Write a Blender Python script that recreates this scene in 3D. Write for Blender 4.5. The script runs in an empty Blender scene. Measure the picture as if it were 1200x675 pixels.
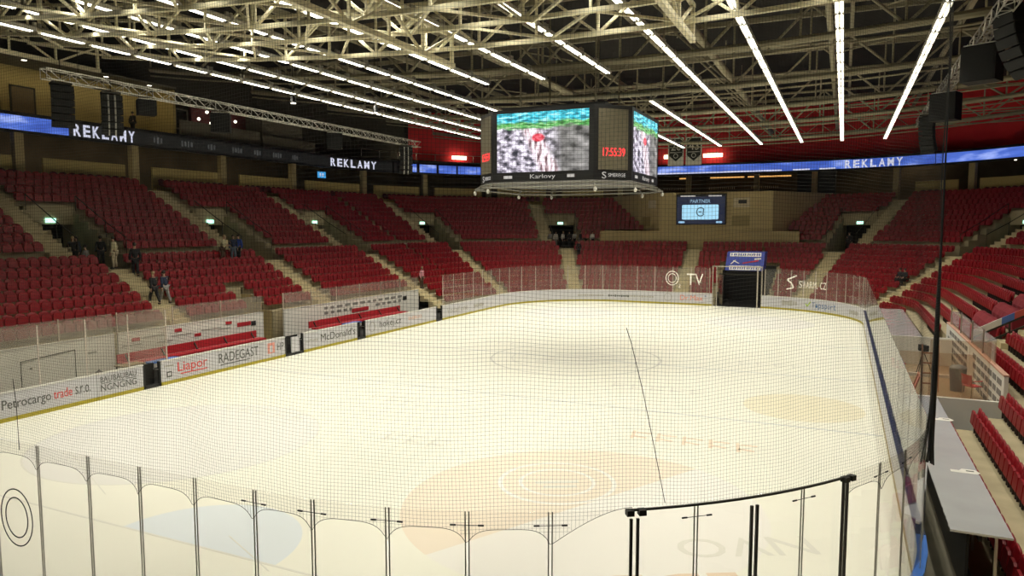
import bpy, math, random
from mathutils import Vector, Matrix
random.seed(7)
PI = math.pi
sc = bpy.context.scene
C = sc.collection
# ------------------------------------------------------------------ camera
F = 840.0; CH = 7.0
dv = Vector(((989-600)/F, (337.5-265)/F, 1.0))
pit = math.atan((337.5-265)/F)
fl = dv.z*math.cos(pit)+dv.y*math.sin(pit)
yaw = math.atan2(dv.x, fl)
F0 = Vector((-math.sin(yaw), math.cos(yaw), 0)); RT = Vector((math.cos(yaw), math.sin(yaw), 0)); ZZ = Vector((0, 0, 1))
FW = F0*math.cos(pit)-ZZ*math.sin(pit); UP = ZZ*math.cos(pit)+F0*math.sin(pit)
cd = bpy.data.cameras.new('camera'); cd.sensor_width = 36; cd.lens = F/1200*36; cd.clip_end = 400; cd.clip_start = .05
cam = bpy.data.objects.new('camera', cd); C.objects.link(cam)
m = Matrix((RT, UP, -FW)).transposed().to_4x4(); m.translation = Vector((0, 0, CH)); cam.matrix_world = m
sc.camera = cam

def proj(p):
    v = Vector(p)-Vector((0, 0, CH)); z = v.dot(FW)
    if z < .5: return None
    return 600+F*v.dot(RT)/z, 337.5-F*v.dot(UP)/z, z
def at(x, y, axis, val):
    d = RT*(x-600)/F+UP*(337.5-y)/F+FW; o = Vector((0, 0, CH)); i = 'XYZ'.index(axis)
    return o+d*((val-o[i])/d[i])

# ------------------------------------------------------------------ materials
MATS = {}
def mat(name, col, rough=.6, metal=0., emit=None, strength=0., spec=.5, vary=0., vscale=6., bump=0.):
    if name in MATS: return MATS[name]
    M = bpy.data.materials.new(name); M.use_nodes = True
    nt = M.node_tree; b = nt.nodes['Principled BSDF']
    b.inputs['Base Color'].default_value = (*col, 1); b.inputs['Roughness'].default_value = rough
    b.inputs['Metallic'].default_value = metal; b.inputs['Specular IOR Level'].default_value = spec
    if emit:
        b.inputs['Emission Color'].default_value = (*emit, 1); b.inputs['Emission Strength'].default_value = strength
    if vary:
        tc = nt.nodes.new('ShaderNodeTexCoord'); nz = nt.nodes.new('ShaderNodeTexNoise'); nz.inputs['Scale'].default_value = vscale
        nz.inputs['Detail'].default_value = 4
        nt.links.new(tc.outputs['Object'], nz.inputs['Vector'])
        cr = nt.nodes.new('ShaderNodeValToRGB')
        cr.color_ramp.elements[0].position = .3; cr.color_ramp.elements[1].position = .7
        cr.color_ramp.elements[0].color = (*[max(0, c*(1-vary)) for c in col], 1)
        cr.color_ramp.elements[1].color = (*[min(1, c*(1+vary)) for c in col], 1)
        nt.links.new(nz.outputs['Fac'], cr.inputs['Fac']); nt.links.new(cr.outputs['Color'], b.inputs['Base Color'])
        if bump:
            bp = nt.nodes.new('ShaderNodeBump'); bp.inputs['Strength'].default_value = bump; bp.inputs['Distance'].default_value = .02
            nt.links.new(nz.outputs['Fac'], bp.inputs['Height']); nt.links.new(bp.outputs['Normal'], b.inputs['Normal'])
    MATS[name] = M
    return M
def glow(name, col, strength, base=(0.02, .02, .02)):
    return mat(name, base, .5, 0, col, strength)
def glassmat(name, tint, refl=1.0, haze=0.0):
    M = bpy.data.materials.new(name); M.use_nodes = True; nt = M.node_tree; nt.nodes.clear()
    out = nt.nodes.new('ShaderNodeOutputMaterial'); tr = nt.nodes.new('ShaderNodeBsdfTransparent'); tr.inputs[0].default_value = (*tint, 1)
    gl = nt.nodes.new('ShaderNodeBsdfGlossy'); gl.inputs['Roughness'].default_value = .02; gl.inputs[0].default_value = (.95, .95, .95, 1)
    lw = nt.nodes.new('ShaderNodeLayerWeight'); lw.inputs[0].default_value = .5
    pw = nt.nodes.new('ShaderNodeMath'); pw.operation = 'POWER'; pw.inputs[1].default_value = 5.; nt.links.new(lw.outputs['Facing'], pw.inputs[0])
    fr = nt.nodes.new('ShaderNodeMath'); fr.operation = 'MULTIPLY_ADD'; fr.inputs[1].default_value = .80; fr.inputs[2].default_value = .03; nt.links.new(pw.outputs[0], fr.inputs[0])
    mx = nt.nodes.new('ShaderNodeMixShader')
    nt.links.new(fr.outputs[0], mx.inputs[0]); nt.links.new(tr.outputs[0], mx.inputs[1]); nt.links.new(gl.outputs[0], mx.inputs[2])
    last = mx
    if haze:
        df = nt.nodes.new('ShaderNodeBsdfDiffuse'); df.inputs[0].default_value = (.8, .75, .68, 1)
        m2 = nt.nodes.new('ShaderNodeMixShader'); m2.inputs[0].default_value = haze
        nt.links.new(mx.outputs[0], m2.inputs[1]); nt.links.new(df.outputs[0], m2.inputs[2]); last = m2
    nt.links.new(last.outputs[0], out.inputs[0])
    MATS[name] = M
    return M

SEAT = mat('seat_red', (.27, .006, .012), .42, vary=.12, vscale=1.5)
SEATB = mat('seat_shell_dark', (.03, .02, .02), .6, vary=.1)
CONC = mat('concrete', (.44, .37, .23), .85, vary=.12, vscale=1.3, bump=.1)
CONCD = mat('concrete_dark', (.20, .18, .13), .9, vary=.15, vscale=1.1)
STEP = mat('step_concrete', (.62, .53, .32), .8, vary=.1, vscale=2.)
YWALL = mat('cream_wall', (.50, .40, .20), .85, vary=.06, vscale=.7)
WHITE = mat('white_panel', (.80, .77, .70), .45, vary=.03, vscale=2)
BOARDW = mat('board_white', (.60, .59, .62), .35, vary=.02, vscale=3)
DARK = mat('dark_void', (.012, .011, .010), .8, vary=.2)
BLACK = mat('black_paint', (.012, .012, .013), .5, vary=.15)
STEELP = mat('painted_steel', (.85, .78, .54), .5, vary=.08, vscale=2)
STEELD = mat('roof_steel', (.37, .33, .22), .6, vary=.12, vscale=1)
DECK = mat('roof_deck', (.014, .012, .010), .9, vary=.25, vscale=.4)
REDWALL = mat('red_wall', (.80, .038, .05), .8, vary=.08, vscale=.5)
ALU = mat('aluminium', (.62, .60, .54), .35, .85, vary=.06, vscale=3)
POST = mat('glass_post_grey', (.50, .48, .42), .5, .3, vary=.05)
RUBB = mat('rubber', (.02, .02, .02), .8, vary=.1)
YELLOW = mat('kick_yellow', (.40, .33, .02), .45, vary=.08, vscale=4)
BLUE = mat('rail_blue', (.06, .19, .62), .3, vary=.06, vscale=3)
RED = mat('bench_red', (.46, .02, .03), .5, vary=.08)
GREYT = mat('text_grey', (.10, .10, .09), .6, vary=.05)
REDT = mat('text_red', (.70, .07, .06), .6, vary=.05)
BLUET = mat('text_blue', (.08, .16, .35), .6, vary=.05)
PALET = mat('text_pale', (.42, .40, .36), .6, vary=.05)
ORNT = mat('text_orange', (.70, .42, .30), .6, vary=.05)
GLASS = glassmat('rink_glass', (.965, .965, .95))
GLASSN = glassmat('near_glass', (.995, .992, .985))
GLASSF = glassmat('scuffed_glass', (.93, .92, .88), haze=.05)
GLASSB = glassmat('bench_glass', (.90, .86, .80), haze=.10)
GLASSR = glassmat('booth_glass', (.90, .84, .78), haze=.03)
TUBE = glow('light_tube', (1., .96, .80), 7.0, (.8, .8, .75))
NET = mat('net_cord', (.035, .034, .03), .8, vary=.1)

# ------------------------------------------------------------------ mesh builder
OFF = {}
class MB:
    def __init__(s): s.v = []; s.f = []
    def add(s, vs, fs):
        n = len(s.v); s.v += [tuple(p) for p in vs]; s.f += [tuple(i+n for i in f) for f in fs]; return s
    def hexa(s, p):   # 8 points: bottom 4 ccw, top 4 ccw
        return s.add(p, [(3, 2, 1, 0), (4, 5, 6, 7), (0, 1, 5, 4), (1, 2, 6, 5), (2, 3, 7, 6), (3, 0, 4, 7)])
    def box(s, c, d, rz=0., ry=0.):
        R = Matrix.Rotation(rz, 3, 'Z')@Matrix.Rotation(ry, 3, 'Y'); c = Vector(c); h = Vector(d)/2
        q = [c+R@Vector((x*h.x, y*h.y, z*h.z)) for z in (-1, 1) for x, y in ((-1, -1), (1, -1), (1, 1), (-1, 1))]
        return s.hexa(q)
    def bar(s, a, b, w, h=None, up=(0, 0, 1)):
        a = Vector(a); b = Vector(b); h = h or w; t = (b-a).normalized(); u = Vector(up)
        if abs(t.dot(u)) > .99: u = Vector((1, 0, 0))
        x = t.cross(u).normalized()*w/2; y = x.cross(t).normalized()*h/2
        return s.add([a-x-y, a+x-y, a+x+y, a-x+y, b-x-y, b+x-y, b+x+y, b-x+y], [(0, 1, 2, 3), (7, 6, 5, 4), (1, 0, 4, 5), (2, 1, 5, 6), (3, 2, 6, 7), (0, 3, 7, 4)])
    def tube(s, pts, r, n=8, cap=True):
        pts = [Vector(p) for p in pts]; rs = r if isinstance(r, (list, tuple)) else [r]*len(pts); base = len(s.v); k = len(pts)
        for i, p in enumerate(pts):
            t = (pts[min(i+1, k-1)]-pts[max(i-1, 0)]).normalized(); u = Vector((0, 0, 1)) if abs(t.z) < .95 else Vector((1, 0, 0))
            x = t.cross(u).normalized(); y = x.cross(t)
            for j in range(n):
                a = 2*PI*j/n; s.v.append(tuple(p+(x*math.cos(a)+y*math.sin(a))*rs[i]))
        for i in range(k-1):
            for j in range(n):
                a = base+i*n+j; b = base+i*n+(j+1) % n; s.f.append((a, b, b+n, a+n))
        if cap and n > 3: s.f.append(tuple(base+j for j in reversed(range(n)))); s.f.append(tuple(base+(k-1)*n+j for j in range(n)))
        return s
    def prism(s, poly, vec):   # planar polygon extruded by vec
        n = len(poly); v = Vector(vec); a = [Vector(p) for p in poly]
        return s.add(a+[p+v for p in a], [tuple(reversed(range(n))), tuple(range(n, 2*n))]+[(i, (i+1) % n, (i+1) % n+n, i+n) for i in range(n)])
    def quad(s, a, b, c, d): return s.add([a, b, c, d], [(0, 1, 2, 3)])
    def ball(s, c, r, n=8, sc_=(1, 1, 1)):
        c = Vector(c); base = len(s.v); k = n//2
        for i in range(k+1):
            t = PI*i/k
            for j in range(n):
                a = 2*PI*j/n; s.v.append((c.x+r*sc_[0]*math.sin(t)*math.cos(a), c.y+r*sc_[1]*math.sin(t)*math.sin(a), c.z+r*sc_[2]*math.cos(t)))
        for i in range(k):
            for j in range(n):
                a = base+i*n+j; b = base+i*n+(j+1) % n; s.f.append((a, a+n, b+n, b))
        return s
    def mesh(s, name, m=None, smooth=False, off=None):
        me = bpy.data.meshes.new(name); o = off or Vector((0, 0, 0))
        me.from_pydata([(x-o[0], y-o[1], z-o[2]) for x, y, z in s.v], [], s.f)
        if m: me.materials.append(m)
        if smooth:
            for p in me.polygons: p.use_smooth = True
        return me
    def build(s, name, m, parent=None, world=True, smooth=False):
        off = OFF.get(parent.name, Vector((0, 0, 0))) if (parent and world) else Vector((0, 0, 0))
        o = bpy.data.objects.new(name, s.mesh(name, m, smooth, off)); C.objects.link(o)
        if parent: o.parent = parent; OFF[o.name] = off
        return o
def tag(o, label=None, cat=None, group=None, kind=None):
    if label: o['label'] = label
    if cat: o['category'] = cat
    if group: o['group'] = group
    if kind: o['kind'] = kind
    return o
def thing(name, label, cat, loc=(0, 0, 0), rz=0., group=None):
    o = bpy.data.objects.new(name, None); C.objects.link(o); o.location = loc; o.rotation_euler = (0, 0, rz); o.empty_display_size = .2
    OFF[o.name] = Vector(loc)
    return tag(o, label, cat, group)
def struct(name, mb, m, smooth=False, parent=None):
    o = mb.build(name, m, parent, smooth=smooth)
    if not parent: o['kind'] = 'structure'
    return o
ORD = ('first second third fourth fifth sixth seventh eighth ninth tenth eleventh twelfth thirteenth fourteenth fifteenth sixteenth seventeenth eighteenth nineteenth twentieth').split()
TENS = {20: 'twenty', 30: 'thirty', 40: 'forty', 50: 'fifty', 60: 'sixty'}
def nth(i):   # i from 1
    if i <= 20: return ORD[i-1]
    if i % 10 == 0: return {30: 'thirtieth', 40: 'fortieth', 50: 'fiftieth', 60: 'sixtieth'}[i]
    return TENS[i//10*10]+'-'+ORD[i % 10-1]
TXT = {}
def text(s, name, origin, right, up, h, m, parent, w=None, depth=.006, world=True, bold=0.):
    """lettering: origin = lower left corner, h = capital height, w = total width"""
    key = (s, bold)
    if key not in TXT:
        cu = bpy.data.curves.new('t', 'FONT'); cu.body = s; cu.extrude = .5; cu.resolution_u = 3; cu.offset = bold
        o = bpy.data.objects.new('t', cu); C.objects.link(o)
        me = bpy.data.meshes.new_from_object(o.evaluated_get(bpy.context.evaluated_depsgraph_get()))
        TXT[key] = ([tuple(v.co) for v in me.vertices], [tuple(p.vertices) for p in me.polygons])
        bpy.data.objects.remove(o); bpy.data.curves.remove(cu); bpy.data.meshes.remove(me)
    vs, fs = TXT[key]
    x0 = min(v[0] for v in vs); x1 = max(v[0] for v in vs); y0 = min(0, min(v[1] for v in vs)) if '\n' in s else 0; y1 = max(v[1] for v in vs)
    r = Vector(right).normalized(); u = Vector(up).normalized(); n = r.cross(u)
    sy = h/(y1-y0); sx = (w/(x1-x0)) if w else sy
    o = Vector(origin)
    mb = MB(); mb.v = [tuple(o+r*((v[0]-x0)*sx)+u*((v[1]-y0)*sy)+n*((v[2]+.5)*depth)) for v in vs]; mb.f = fs
    return mb.build(name, m, parent, world)

# ------------------------------------------------------------------ rink and bowl layout
X0, X1, Y0, Y1, RC = -27.0, 1.5, 6.9, 64.4, 8.5
def path(u, d):
    """point at distance d outside the boards, u metres along them (left side, far end, right side)"""
    if u < 53.9: return Vector((X0-d, 2+u, 0)), Vector((-1, 0, 0))
    if u < 67.25: t = PI-(u-53.9)/8.5; n = Vector((math.cos(t), math.sin(t), 0)); return Vector((-18.5, 55.9, 0))+n*(8.5+d), n
    if u < 78.75: return Vector((-18.5+u-67.25, Y1+d, 0)), Vector((0, 1, 0))
    if u < 92.1: t = PI/2-(u-78.75)/8.5; n = Vector((math.cos(t), math.sin(t), 0)); return Vector((-7, 55.9, 0))+n*(8.5+d), n
    return Vector((X1+d, 55.9-(u-92.1), 0)), Vector((1, 0, 0))
def pt(u, d, z): p, n = path(u, d); return Vector((p.x, p.y, z))
def scl(u, d): return (8.5+d)/8.5 if (53.9 < u < 67.25 or 78.75 < u < 92.1) else 1.
uL = lambda y: y-2
uCL = lambda t: 53.9+(180-t)/180*PI*8.5
uF = lambda x: 67.25+x+18.5
uCR = lambda t: 78.75+(90-t)/180*PI*8.5
uR = lambda y: 92.1+55.9-y
UEND = uR(7.0)
LZ = lambda i: .01+.46*i            # lower stand floor heights
LD = lambda i: 1.7+.8*i             # seat back distance
UZ = lambda j: 5.35+.46*j
UD = lambda j: 11.0+.8*j
AIS = [uL(15.2), uL(26.8), uL(38.4), uL(49.8), uCL(158), uCL(117.5), uF(-13.6), uCR(69), uCR(31.5), uR(36.3)]
VOM = [AIS[0], AIS[1], AIS[2], AIS[3], AIS[4], AIS[5], AIS[7], AIS[8]]
NOTCH = [(uL(31.7), uL(33.1))]
def i0(u):
    if u < 47.2: return 4
    if u < 92.1: return 1
    y = 55.9-(u-92.1)
    if y > 43.5: return 2
    if y > 26.6: return 3
    return 0
TUN = (uF(-10.3), uF(-6.2))
def samples(a, b, extra=()):
    us = {a, b}; k = int((b-a)/.8)+1
    for i in range(k+1):
        u = a+(b-a)*i/k
        if 53.9 <= u <= 67.25 or 78.75 <= u <= 92.1: us.add(u)
    for e in (53.9, 67.25, 78.75, 92.1, *extra):
        if a < e < b: us.add(e)
    return sorted(us)
def band(mb, us, d0, z0, d1, z1):
    for a, b in zip(us, us[1:]): mb.quad(pt(a, d0, z0), pt(b, d0, z0), pt(b, d1, z1), pt(a, d1, z1))

# ice -----------------------------------------------------------------------
def outline(inset, z, n=14):
    P = []
    for cx, cy, a0 in ((X1-RC, Y1-RC, 0), (X0+RC, Y1-RC, 90), (X0+RC, Y0+RC, 180), (X1-RC, Y0+RC, 270)):
        for k in range(n+1):
            a = math.radians(a0+90*k/n); P.append(Vector((cx+(RC-inset)*math.cos(a), cy+(RC-inset)*math.sin(a), z)))
    return P
ICE = mat('ice', (.84, .82, .71), .32, spec=.35, vary=.025, vscale=.25)
ice = MB().prism(outline(0, -.05), (0, 0, .05)); ice = struct('floor', ice, ICE)
slab = MB().prism([(-70, -16, -.3), (45, -16, -.3), (45, 110, -.3), (-70, 110, -.3)], (0, 0, .22)); struct('floor_slab', slab, CONCD)
PAINT = {k: mat('ice_paint_'+k, c, .35, spec=.3) for k, c in dict(grey=(.60, .585, .52), lilac=(.77, .75, .70), pink=(.81, .71, .58), pale=(.83, .80, .74), crease=(.72, .76, .78), orange=(.78, .62, .47), line=(.62, .63, .60), mid=(.73, .71, .63)).items()}
def mark(mb, m, name='ice_marking'): mb.build(name, m, ice)
def disc(cx, cy, r, z, a0=0., a1=360., n=48):
    return [(cx+r*math.cos(math.radians(a0+(a1-a0)*k/n)), cy+r*math.sin(math.radians(a0+(a1-a0)*k/n)), z) for k in range(n if a1-a0 >= 360 else n+1)]
def ring(cx, cy, r, w, z, n=56):
    b = MB()
    for k in range(n):
        a = 2*PI*k/n; e = 2*PI*(k+1)/n
        b.quad((cx+r*math.cos(a), cy+r*math.sin(a), z), (cx+(r+w)*math.cos(a), cy+(r+w)*math.sin(a), z), (cx+(r+w)*math.cos(e), cy+(r+w)*math.sin(e), z), (cx+r*math.cos(e), cy+r*math.sin(e), z))
    return b
def flat(pts, m): mark(MB().add(pts, [tuple(range(len(pts)))]), m)
for y, w, mm in ((26.5, .14, 'line'), (45.2, .14, 'line'), (35.65, .14, 'line'), (10.9, .06, 'mid'), (60.4, .06, 'mid')):
    mark(MB().box((-12.75, y, .003), (28.4 if 20 < y < 50 else 26.0, w, .002)), PAINT[mm])
mark(ring(-12.75, 35.65, 4.4, .12, .004), PAINT['grey'])
mark(ring(-12.75, 35.65, 3.3, .10, .004), PAINT['mid'])
for k in range(5):
    mark(MB().box((-12.75+.2*k, 34.2+.75*k, .004), (4.4-.6*abs(k-2), .34, .002), .12), PAINT['mid'])
flat(disc(-19.75, 16.6, 4.4, .003), PAINT['lilac']); mark(ring(-19.75, 16.6, 4.4, .06, .004), PAINT['mid'])
flat(disc(-5.75, 16.6, 4.5, .003, 62, 242), PAINT['pink']); flat(disc(-5.75, 16.6, 4.5, .003, 242, 422), PAINT['pale'])
mark(ring(-6.9, 17.9, 1.5, .12, .005), PAINT['pale']); mark(ring(-6.9, 17.9, .95, .1, .005), PAINT['pale'])
mark(MB().box((-6.9, 17.9, .005), (1.2, .2, .002), .5).box((-6.7, 17.6, .005), (.9, .2, .002), .5), PAINT['mid'])
flat(disc(-12.75, 10.9, 2.3, .003, 0, 180), PAINT['crease'])
flat(disc(-5.4, 54.6, 3.8, .003), PAINT['lilac']); flat(disc(-19.9, 54.6, 3.8, .003), PAINT['lilac'])
flat(disc(-1.2, 29.5, 2.2, .003), mat('ice_paint_sand', (.80, .74, .56), .35))
for s, p, ang, h, w, mm in (('EDER', (-1.75, 14.6), 208, 1.0, 3.5, 'orange'), ('NVO', (-.6, 17.0), 208, .9, 3.0, 'mid'),):
    a = math.radians(ang); r = Vector((math.cos(a), math.sin(a), 0)); text(s, 'ice_lettering', (p[0], p[1], .004), r, Vector((-r.y, r.x, 0)), h, PAINT[mm], ice, w, .002)
for cx, cy, n, mm in ((-17.4, 24.0, 3, 'mid'), (-6.2, 23.2, 5, 'orange'), (-21.5, 20.2, 5, 'mid'), (-18.8, 28.4, 4, 'mid'), (-13.6, 19.6, 3, 'mid'), (-9.0, 30.3, 5, 'mid'), (-4.6, 38.0, 4, 'mid'), (-19.5, 38.6, 3, 'mid')):
    b = MB()
    for k in range(n):
        x = cx+.85*k
        b.box((x, cy, .004), (.12, .95, .002), .15).box((x+.3, cy+.3, .004), (.5, .14, .002), .1).box((x+.28, cy-.2, .004), (.5, .14, .002), -.2)
    mark(b, PAINT[mm])
# scratches: long thin skate cuts
b = MB()
for k in range(26):
    x = random.uniform(-25, -2); y = random.uniform(9, 50); a = random.uniform(-.5, .9); l = random.uniform(1.5, 5)
    b.bar((x, y, .004), (x+l*math.cos(a), y+l*math.sin(a), .004), .03, .002)
mark(b, PAINT['mid'], 'skate_marks')

# stands ---------------------------------------------------------------------
low = MB(); upp = MB(); lowf = MB()
cuts = [47.2, uR(43.5), uR(26.6), 60, TUN[0], TUN[1], NOTCH[0][0], NOTCH[0][1]]
cj = [uF(-25), uCR(72)]
CENT = (uF(-18.5)-1.4, uF(-5.8)+.2)
vcuts = []
def vhw(u): return 1.45/scl(u, 12)
for v in VOM: vcuts += [v-vhw(v), v+vhw(v)]
US = samples(0.5, UEND, [*cuts, *vcuts, *CENT])
for a, b in zip(US, US[1:]):
    mid = (a+b)/2; st = i0(mid); rows = range(st, 11)
    tun = TUN[0] < mid < TUN[1]; notch = NOTCH[0][0] < mid < NOTCH[0][1]
    if tun: rows = range(7, 11)
    if notch: rows = range(7, 11)
    zb = -.08 if not tun else 3.25
    prev = zb if rows[0] > 0 else -.08
    for i in rows:
        d0 = LD(i)-.6; d1 = d0+.8 if i < 10 else 10.4
        band(low, (a, b), d0, prev, d0, LZ(i)); band(low, (a, b), d0, LZ(i), d1, LZ(i)); prev = LZ(i)
    inv = any(v-vhw(v)-1e-4 < mid < v+vhw(v)+1e-4 for v in VOM)
    j0 = 6 if inv else 0
    if CENT[0] < mid < CENT[1]: continue
    if inv: prev = 7.6; band(upp, (a, b), 10.4, 4.61, 15.2, 4.61)
    for j in range(j0, 10):
        d0 = UD(j)-.6; d1 = d0+.8 if j < 9 else 18.9
        band(upp, (a, b), d0, prev if j > j0 else (7.6 if inv else 4.61), d0, UZ(j)); band(upp, (a, b), d0, UZ(j), d1, UZ(j)); prev = UZ(j)
    band(upp, (a, b), 18.9, UZ(9), 25.5, UZ(9))
struct('floor_lower_stand', low, CONC); struct('floor_upper_stand', upp, CONC)
# tunnel and notch side walls follow the stepped profile
def sidewall(mb, u, lo, hi, lower=True, base=None, th=.12):
    sg = Vector((0, 0, 0))
    for i in range(lo, hi+1):
        dd = (LD(i) if lower else UD(i))-.6; z = (LZ(i) if lower else UZ(i))
        p, n = path(u, 0); t = Vector((-n.y, n.x, 0))*th/2
        zb = base if base is not None else -.08
        a = pt(u, dd, zb); b = pt(u, dd+.8, zb)
        mb.hexa([a-t, b-t, b+t, a+t]+[q+Vector((0, 0, z+.05-zb)) for q in (a-t, b-t, b+t, a+t)])
wl = MB()
for u in NOTCH[0]: sidewall(wl, u, 4, 7)
struct('wall_bench_passage', wl, YWALL)
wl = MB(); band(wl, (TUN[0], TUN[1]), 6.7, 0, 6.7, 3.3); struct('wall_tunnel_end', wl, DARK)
wl = MB()
for u in TUN: sidewall(wl, u, 1, 7)
band(wl, (TUN[0], TUN[1]), 0.4, -.06, 7.0, -.06); struct('wall_tunnel', wl, DARK)
# vomitories
exit_g = glow('exit_green', (.45, 1., .75), 2.2); exit_w = glow('exit_white', (.9, 1., .95), 2.0)
RAIL = mat('dark_rail', (.05, .045, .035), .5, .5, vary=.1)
vname = ['by the left edge of the stand', 'behind the group of standing people', 'above the second bench aisle', 'above the third bench aisle', 'in the far corner by the benches', 'behind the crowd at the far end', 'right of the wall screen', 'in the corner beside the press desks']
for k, v in enumerate(VOM):
    w = MB(); hw = vhw(v)
    for s in (-1, 1): sidewall(w, v+s*hw, 0, 6, False, 4.6, .18)
    p, n = path(v, 15.2)
    band(w, (v-hw, v+hw), 15.0, 7.1, 15.0, 8.2)
    band(w, (v-hw, v+hw), 15.0, 8.2, 15.5, 8.2)
    struct('wall_entrance', w, CONC)
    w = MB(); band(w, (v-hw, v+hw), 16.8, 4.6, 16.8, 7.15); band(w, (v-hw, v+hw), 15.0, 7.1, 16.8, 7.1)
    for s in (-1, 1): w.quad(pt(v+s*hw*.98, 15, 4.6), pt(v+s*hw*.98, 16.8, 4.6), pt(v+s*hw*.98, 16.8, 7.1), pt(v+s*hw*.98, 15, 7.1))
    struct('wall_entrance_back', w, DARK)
    # sloping handrails on both shoulders
    hr = thing('handrail', 'dark sloping handrail over the stand entrance '+vname[k], 'handrail', pt(v, 10.5, 5.4), group='stand entrance handrails')
    for s in (-1, 1):
        q = [pt(v+s*hw, dd, zz) for dd, zz in ((10.5, 5.40), (10.5, 6.35), (12.2, 7.25), (14.8, 8.8))]
        MB().tube([q[1], q[2], q[3]], .028, 6).build('rail', RAIL, hr)
        for pa, pb in ((q[0], q[1]), (q[2]-ZZ, q[2]), (q[3]-ZZ*.9, q[3])): MB().tube([pa, pb], .026, 6).build('post', RAIL, hr)
    es = thing('exit_sign', 'green lit exit sign over the stand entrance '+vname[k], 'exit sign', pt(v, 14.93, 7.0), group='exit signs')
    c = pt(v, 14.9, 7.2); t = Vector((-n.y, n.x, 0))
    sb_ = MB().hexa([c+t*.30+n*.06, c-t*.30+n*.06, c-t*.30, c+t*.30]+[x+Vector((0, 0, .26)) for x in (c+t*.30+n*.06, c-t*.30+n*.06, c-t*.30, c+t*.30)]).build('sign_box', exit_g, es)
    c2 = c-n*.012+Vector((0, 0, .05)); MB().hexa([c2+t*.16+n*.01, c2-t*.05+n*.01, c2-t*.05, c2+t*.16]+[x+Vector((0, 0, .15)) for x in (c2+t*.16+n*.01, c2-t*.05+n*.01, c2-t*.05, c2+t*.16)]).build('pictogram', exit_w, sb_)
# aisle stairs ---------------------------------------------------------------
def stairs(name, label, u, lo, hi, lower, hw=.6, group=None):
    o = None; b = MB()
    for i in range(lo, hi+1):
        z = LZ(i) if lower else UZ(i); d = (LD(i) if lower else UD(i))-.6; pz = z-.46
        for q, (dz, e) in enumerate(((.23, -.4), (.46, 0.))):
            a = hw/scl(u, d)
            dd = d+e-.03
            L = pt(u-a, dd, pz); R_ = pt(u+a, dd, pz); L2 = pt(u-a, dd+.4, pz); R2 = pt(u+a, dd+.4, pz)
            top = Vector((0, 0, dz+.02))
            b.hexa([L, R_, R2, L2, L+top, R_+top, R2+top, L2+top])
    return tag(b.build(name, STEP), label, 'stairs', group)
anames = ['at the left edge', 'behind the nearer team bench, with people on it', 'between the two team benches', 'behind the farther team bench', 'in the far corner left of the end glass', 'leading to the crowd at the far end', 'under the wall screen', 'behind the lettered corner glass', 'in the corner by the press desks', 'beside the covered seat rows']
for k, u in enumerate(AIS):
    lo = max(i0(u), 0)
    stairs('aisle_stairs', 'cream concrete steps of the lower stand '+anames[k], u, lo+(1 if lo else 0), 10, True, .62, 'lower stand stairs')
for k, v in enumerate(VOM):
    s = 1 if v in (AIS[7], AIS[8]) else -1
    su = v+s*(vhw(v)+.75/scl(v, 14))
    stairs('aisle_stairs', 'upper stand steps beside the entrance '+vname[k], su, 0, 9, False, .6, 'upper stand stairs')
# ------------------------------------------------------------------ seats
def seat_shell(lod):
    """backrest + pan in local space: seat faces -y (towards ice), origin on the floor under the back"""
    bk = MB(); n = 3 if lod else 1
    W = [(.235, .40), (.24, .62), (.225, .78), (.16, .86)]
    def prof(x, z):   # backrest leans and curves
        return .05+.10*(z-.4)/.46 - .04*(1-(x/.24)**2)
    cols = 7 if lod else 5
    for f in (0, 1):
        for w, z in W:
            for c in range(cols):
                x = -w+2*w*c/(cols-1)
                zz = z-(.03 if z > .8 else 0)*(abs(x)/w)**2
                bk.v.append((x, prof(x, zz)+(.035 if f else 0), zz))
    R_ = len(W); N = R_*cols
    for r in range(R_-1):
        for c in range(cols-1):
            a = r*cols+c; bk.f.append((a, a+1, a+cols+1, a+cols)); bk.f.append((N+a+1, N+a, N+a+cols, N+a+cols+1))
    for r in range(R_-1):
        for c in (0, cols-1):
            a = r*cols+c; q = (a, a+cols, N+a+cols, N+a); bk.f.append(q if c == 0 else q[::-1])
    for c in range(cols-1):
        a = c; bk.f.append((a+1, a, N+a, N+a+1)); a = (R_-1)*cols+c; bk.f.append((a, a+1, N+a+1, N+a))
    pan = MB()   # tipped-up seat pan
    pr = [(-.21, .34), (.21, .34), (.225, .50), (.20, .70), (.12, .745), (-.12, .745), (-.20, .70), (-.225, .50)]
    pan.prism([(x, -.10+.10*(z-.34), z) for x, z in pr][::-1], (0, .055, 0))
    br = MB(); br.box((0, .03, .30), (.40, .06, .05)); br.box((-.17, .04, .17), (.04, .07, .34)).box((.17, .04, .17), (.04, .07, .34)).box((0, .0, .36), (.30, .10, .04))
    return bk, pan, br
hb, hp, hs = seat_shell(1); lb, lp, ls = seat_shell(0)
cand = []
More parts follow.
